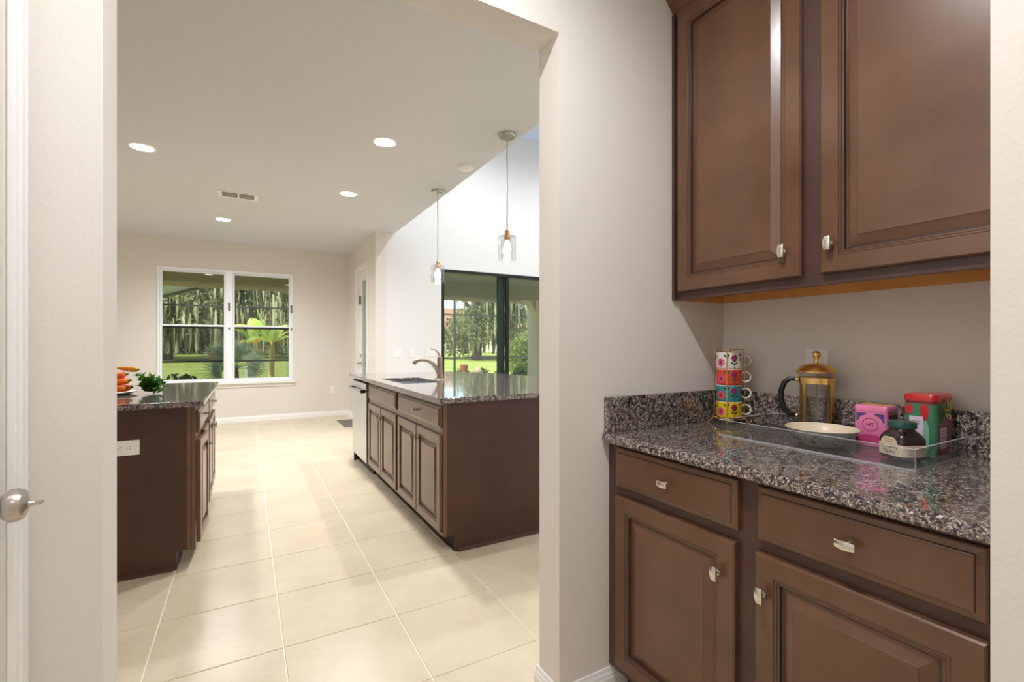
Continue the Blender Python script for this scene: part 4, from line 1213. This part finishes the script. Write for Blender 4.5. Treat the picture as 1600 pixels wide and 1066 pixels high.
def shrub(name, label, loc, rad, n, m, ls, seed, group=None, cat='shrub'):
    rng = random.Random(seed)
    o = thing(name, label, cat, loc, 0, group)
    vs_, fs_ = leaf_cloud(rng, n, (0, 0, rad[2] * 0.98), rad, ls, 0, 0.25)
    vs_ = [Vector((p.x, p.y, max(p.z, 0.02))) for p in vs_]
    MB().add(vs_, fs_).build('foliage', m, o)
    st = MB()
    for k in range(7):
        a = 2 * PI * k / 7
        st.tube([(0, 0, 0), (rad[0] * .3 * math.cos(a), rad[1] * .3 * math.sin(a), rad[2] * .7), (rad[0] * .6 * math.cos(a), rad[1] * .6 * math.sin(a), rad[2] * 1.4)], [.02, .015, .008], 5)
    st.build('stem', 'bark', o)
    return o
for k in range(6):
    shrub('thicket_shrub', 'dark thicket at the back of the mossy woods', (-19 + 7.6 * k, 62.5, ground(62)), (3.6, 1.8, 3.9), 2600, 'dark_leaf', 0.38, 50 + k, 'woodland thicket')
for k in range(5):
    shrub('understory_bush', 'olive bush on the ground between the mossy trunks', (-16.5 + 6.1 * k, 50.5, ground(50)), (2.4, .55, 1.5), 1300, 'dark_leaf', 0.26, 60 + k, 'woodland bushes')
shrub('hedge_bush', 'tall yellow-green bush beside the cream patio column', (9.1, 14.6, ground(14.6)), (1.0, 1.0, 0.98), 5200, 'hedge_leaf', 0.07, 70)
shrub('low_shrub', 'low wispy shrub below the left window panes', (-1.35, 13.2, ground(13.2)), (0.42, 0.32, 0.37), 420, 'dark_leaf', 0.07, 71)
for k, (x, y, r_, hh) in enumerate(((4.45, 11.8, .30, .33), (5.10, 11.8, .28, .34), (5.72, 11.8, .28, .335), (6.34, 11.8, .28, .33), (6.98, 11.8, .30, .35))):
    shrub('potted_foliage', 'low dark foliage plant lining the patio screen', (x, y, -0.06), (r_, .26, hh), 620, 'dark_leaf', 0.06, 80 + k, 'plants along the patio screen', 'plant')
fg = thing('garden_ornament', 'brown clay ornament standing among the patio plants', 'ornament', (4.96, 11.3, -0.06))
MB().lathe([(0.13, 0), (0.15, 0.1), (0.12, 0.35), (0.09, 0.5), (0.07, 0.62), (0.10, 0.70), (0.10, 0.78), (0.0, 0.80)], seg=20).build('body', 'terracotta', fg, True)
MB().tube([(0.05, 0, 0.62), (0.13, 0, 0.60), (0.16, 0, 0.52)], [.035, .03, .02], 8).build('spout', 'terracotta', fg, True)
sb = thing('garden_ball', 'round stone ball on a plinth among the patio plants', 'ornament', (5.36, 11.3, -0.06))
MB().lathe([(0.12 * math.sin(PI * k / 14), 0.60 - 0.12 * math.cos(PI * k / 14)) for k in range(15)], seg=24).build('ball', 'stone_ball', sb, True)
MB().lathe([(0.13, 0), (0.13, 0.05), (0.09, 0.08), (0.08, 0.44), (0.10, 0.485), (0, 0.485)], seg=20).build('plinth', 'stone_ball', sb, True)

# banana plants
def banana_leaf(mb, base, yaw, L, wd, rise, droop, fold=0.25):
    n = 12
    d = Vector((math.cos(yaw), math.sin(yaw), 0))
    u = Vector((-math.sin(yaw), math.cos(yaw), 0))
    P_, rows = Vector(base), []
    for k in range(n + 1):
        s_ = k / n
        ang = rise - droop * s_ * s_
        wl = wd * (math.sin(PI * min(1, s_ * 0.93 + 0.07)) ** 0.6) * (1.0 if s_ > 0.16 else 0.08)
        nrm = Vector((0, 0, 1)) * math.cos(ang) - d * math.sin(ang)
        rows.append([P_ - u * wl + nrm * (-wl * fold + .0), P_.copy(), P_ + u * wl - nrm * wl * fold])
        P_ = P_ + (d * math.cos(ang) + Vector((0, 0, math.sin(ang)))) * (L / n)
    vs_ = [p for r_ in rows for p in r_]
    mb.add(vs_, [(k * 3 + i, k * 3 + i + 1, k * 3 + i + 4, k * 3 + i + 3) for k in range(n) for i in (0, 1)])
def banana(label, x, y, H_, leaves, seed):
    g = ground(y)
    o = thing('banana_plant', label, 'plant', (x, y, g))
    MB().tube([(0, 0, 0), (0.01, 0, H_ * .4), (0.02, 0, H_ * .8), (0.03, 0, H_)], [.085, .075, .065, .045], 12).build('trunk', 'banana_stem', o, True)
    for (yaw, L, wd, rise, droop, m) in leaves:
        mb = MB()
        banana_leaf(mb, (0.02, 0, H_ * .93), R(yaw), L, wd, R(rise), R(droop))
        mb.build('leaf', m, o)
    return o
banana('tall banana plant with glowing leaves and one yellow hanging leaf', 0.60, 14.75, 1.50,
       [(174, 1.15, .16, 72, 10, 'banana_leaf'), (190, 1.25, .15, 50, 95, 'banana_leaf'), (8, 1.1, .16, 50, 120, 'banana_leaf'), (-22, 1.15, .14, 15, 130, 'banana_old'), (50, 1.0, .15, 62, 90, 'banana_leaf'),
        (-80, .95, .13, 55, 110, 'banana_leaf'), (-12, .95, .07, 42, 18, 'banana_old'), (130, 1.1, .16, 62, 60, 'banana_leaf'), (225, 1.0, .14, 30, 110, 'banana_leaf'), (-45, .95, .14, 35, 120, 'banana_leaf')], 1)
banana('shorter banana plant with dry brown trunk beside the palmetto', 0.20, 17.2, 1.42,
       [(170, 1.2, .16, 55, 90, 'banana_leaf'), (205, 1.1, .15, 60, 95, 'banana_leaf'), (100, 1.1, .16, 70, 50, 'banana_leaf'), (15, 1.0, .14, 55, 110, 'banana_leaf'), (-60, .9, .14, 40, 120, 'banana_old'), (240, 1.0, .14, 25, 110, 'banana_old')], 2)
# palmetto
pm = thing('palmetto', 'grey-green fan palmetto in front of the banana plants', 'plant', (-0.22, 13.15, ground(13.15)))
MB().tube([(0, 0, 0), (0.02, 0, .45), (0, 0, .85)], [.07, .06, .05], 10).build('trunk', 'bark', pm, True)
rng = random.Random(9)
for k in range(12):
    an = R(-5 + 190 * k / 11 + rng.uniform(-6, 6))
    d = Vector((math.cos(an), rng.uniform(-.45, .25), math.sin(an))).normalized()
    b0 = Vector((0, 0, .83))
    hub = b0 + d * rng.uniform(.22, .42)
    mb = MB().tube([b0, hub], .009, 5)
    side = d.cross(Vector((rng.uniform(-.5, .5), -1, rng.uniform(-.2, .6)))).normalized()
    nrm = side.cross(d).normalized()
    for q in range(15):
        a = R(-77 + 11 * q)
        dd = (d * math.cos(a) + side * math.sin(a)).normalized()
        ww = dd.cross(nrm).normalized() * 0.019
        L = 0.46 * (0.7 + 0.3 * math.cos(a))
        mb.add([hub, hub + dd * L * .4 + ww, hub + dd * L - nrm * 0.05, hub + dd * L * .4 - ww], [(0, 1, 2, 3)])
    mb.build('frond', 'palmetto_leaf', pm)
ub = thing('utility_box', 'pale utility box standing beneath the banana plants', 'utility box', (0.10, 14.3, ground(14.3)))
MB().box(-0.13, 0.13, -0.12, 0.12, 0, 0.76).build('housing', 'utility', ub, bevel=0.02)
MB().box(-0.14, 0.14, -0.13, 0.13, 0.76, 0.80).build('lid', 'utility', ub, bevel=0.015)

# neighbour house
nh = thing('neighbour_house', 'cream house with brown hip roof across the lawn', 'house', (24.5, 51, ground(51)))
MB().box(-9, 9, 0, 8, 0, 2.7).build('wall', 'house_wall', nh)
MB().add([(-9.6, -.6, 2.65), (9.6, -.6, 2.65), (9.6, 8.6, 2.65), (-9.6, 8.6, 2.65), (-5, 4, 5.4), (5, 4, 5.4)], [(0, 1, 5, 4), (1, 2, 5), (2, 3, 4, 5), (3, 0, 4), (3, 2, 1, 0)]).build('roof', 'house_roof', nh)
for x in (-6.5, -2.5, 2.5, 6.5):
    w_ = MB().box(x - .8, x + .8, -0.06, 0.02, 0.8, 2.1).build('window', 'trim_white', nh)
    MB().box(x - .7, x + .7, -0.08, -0.05, 0.9, 2.0).build('pane', 'glass_dark', w_)
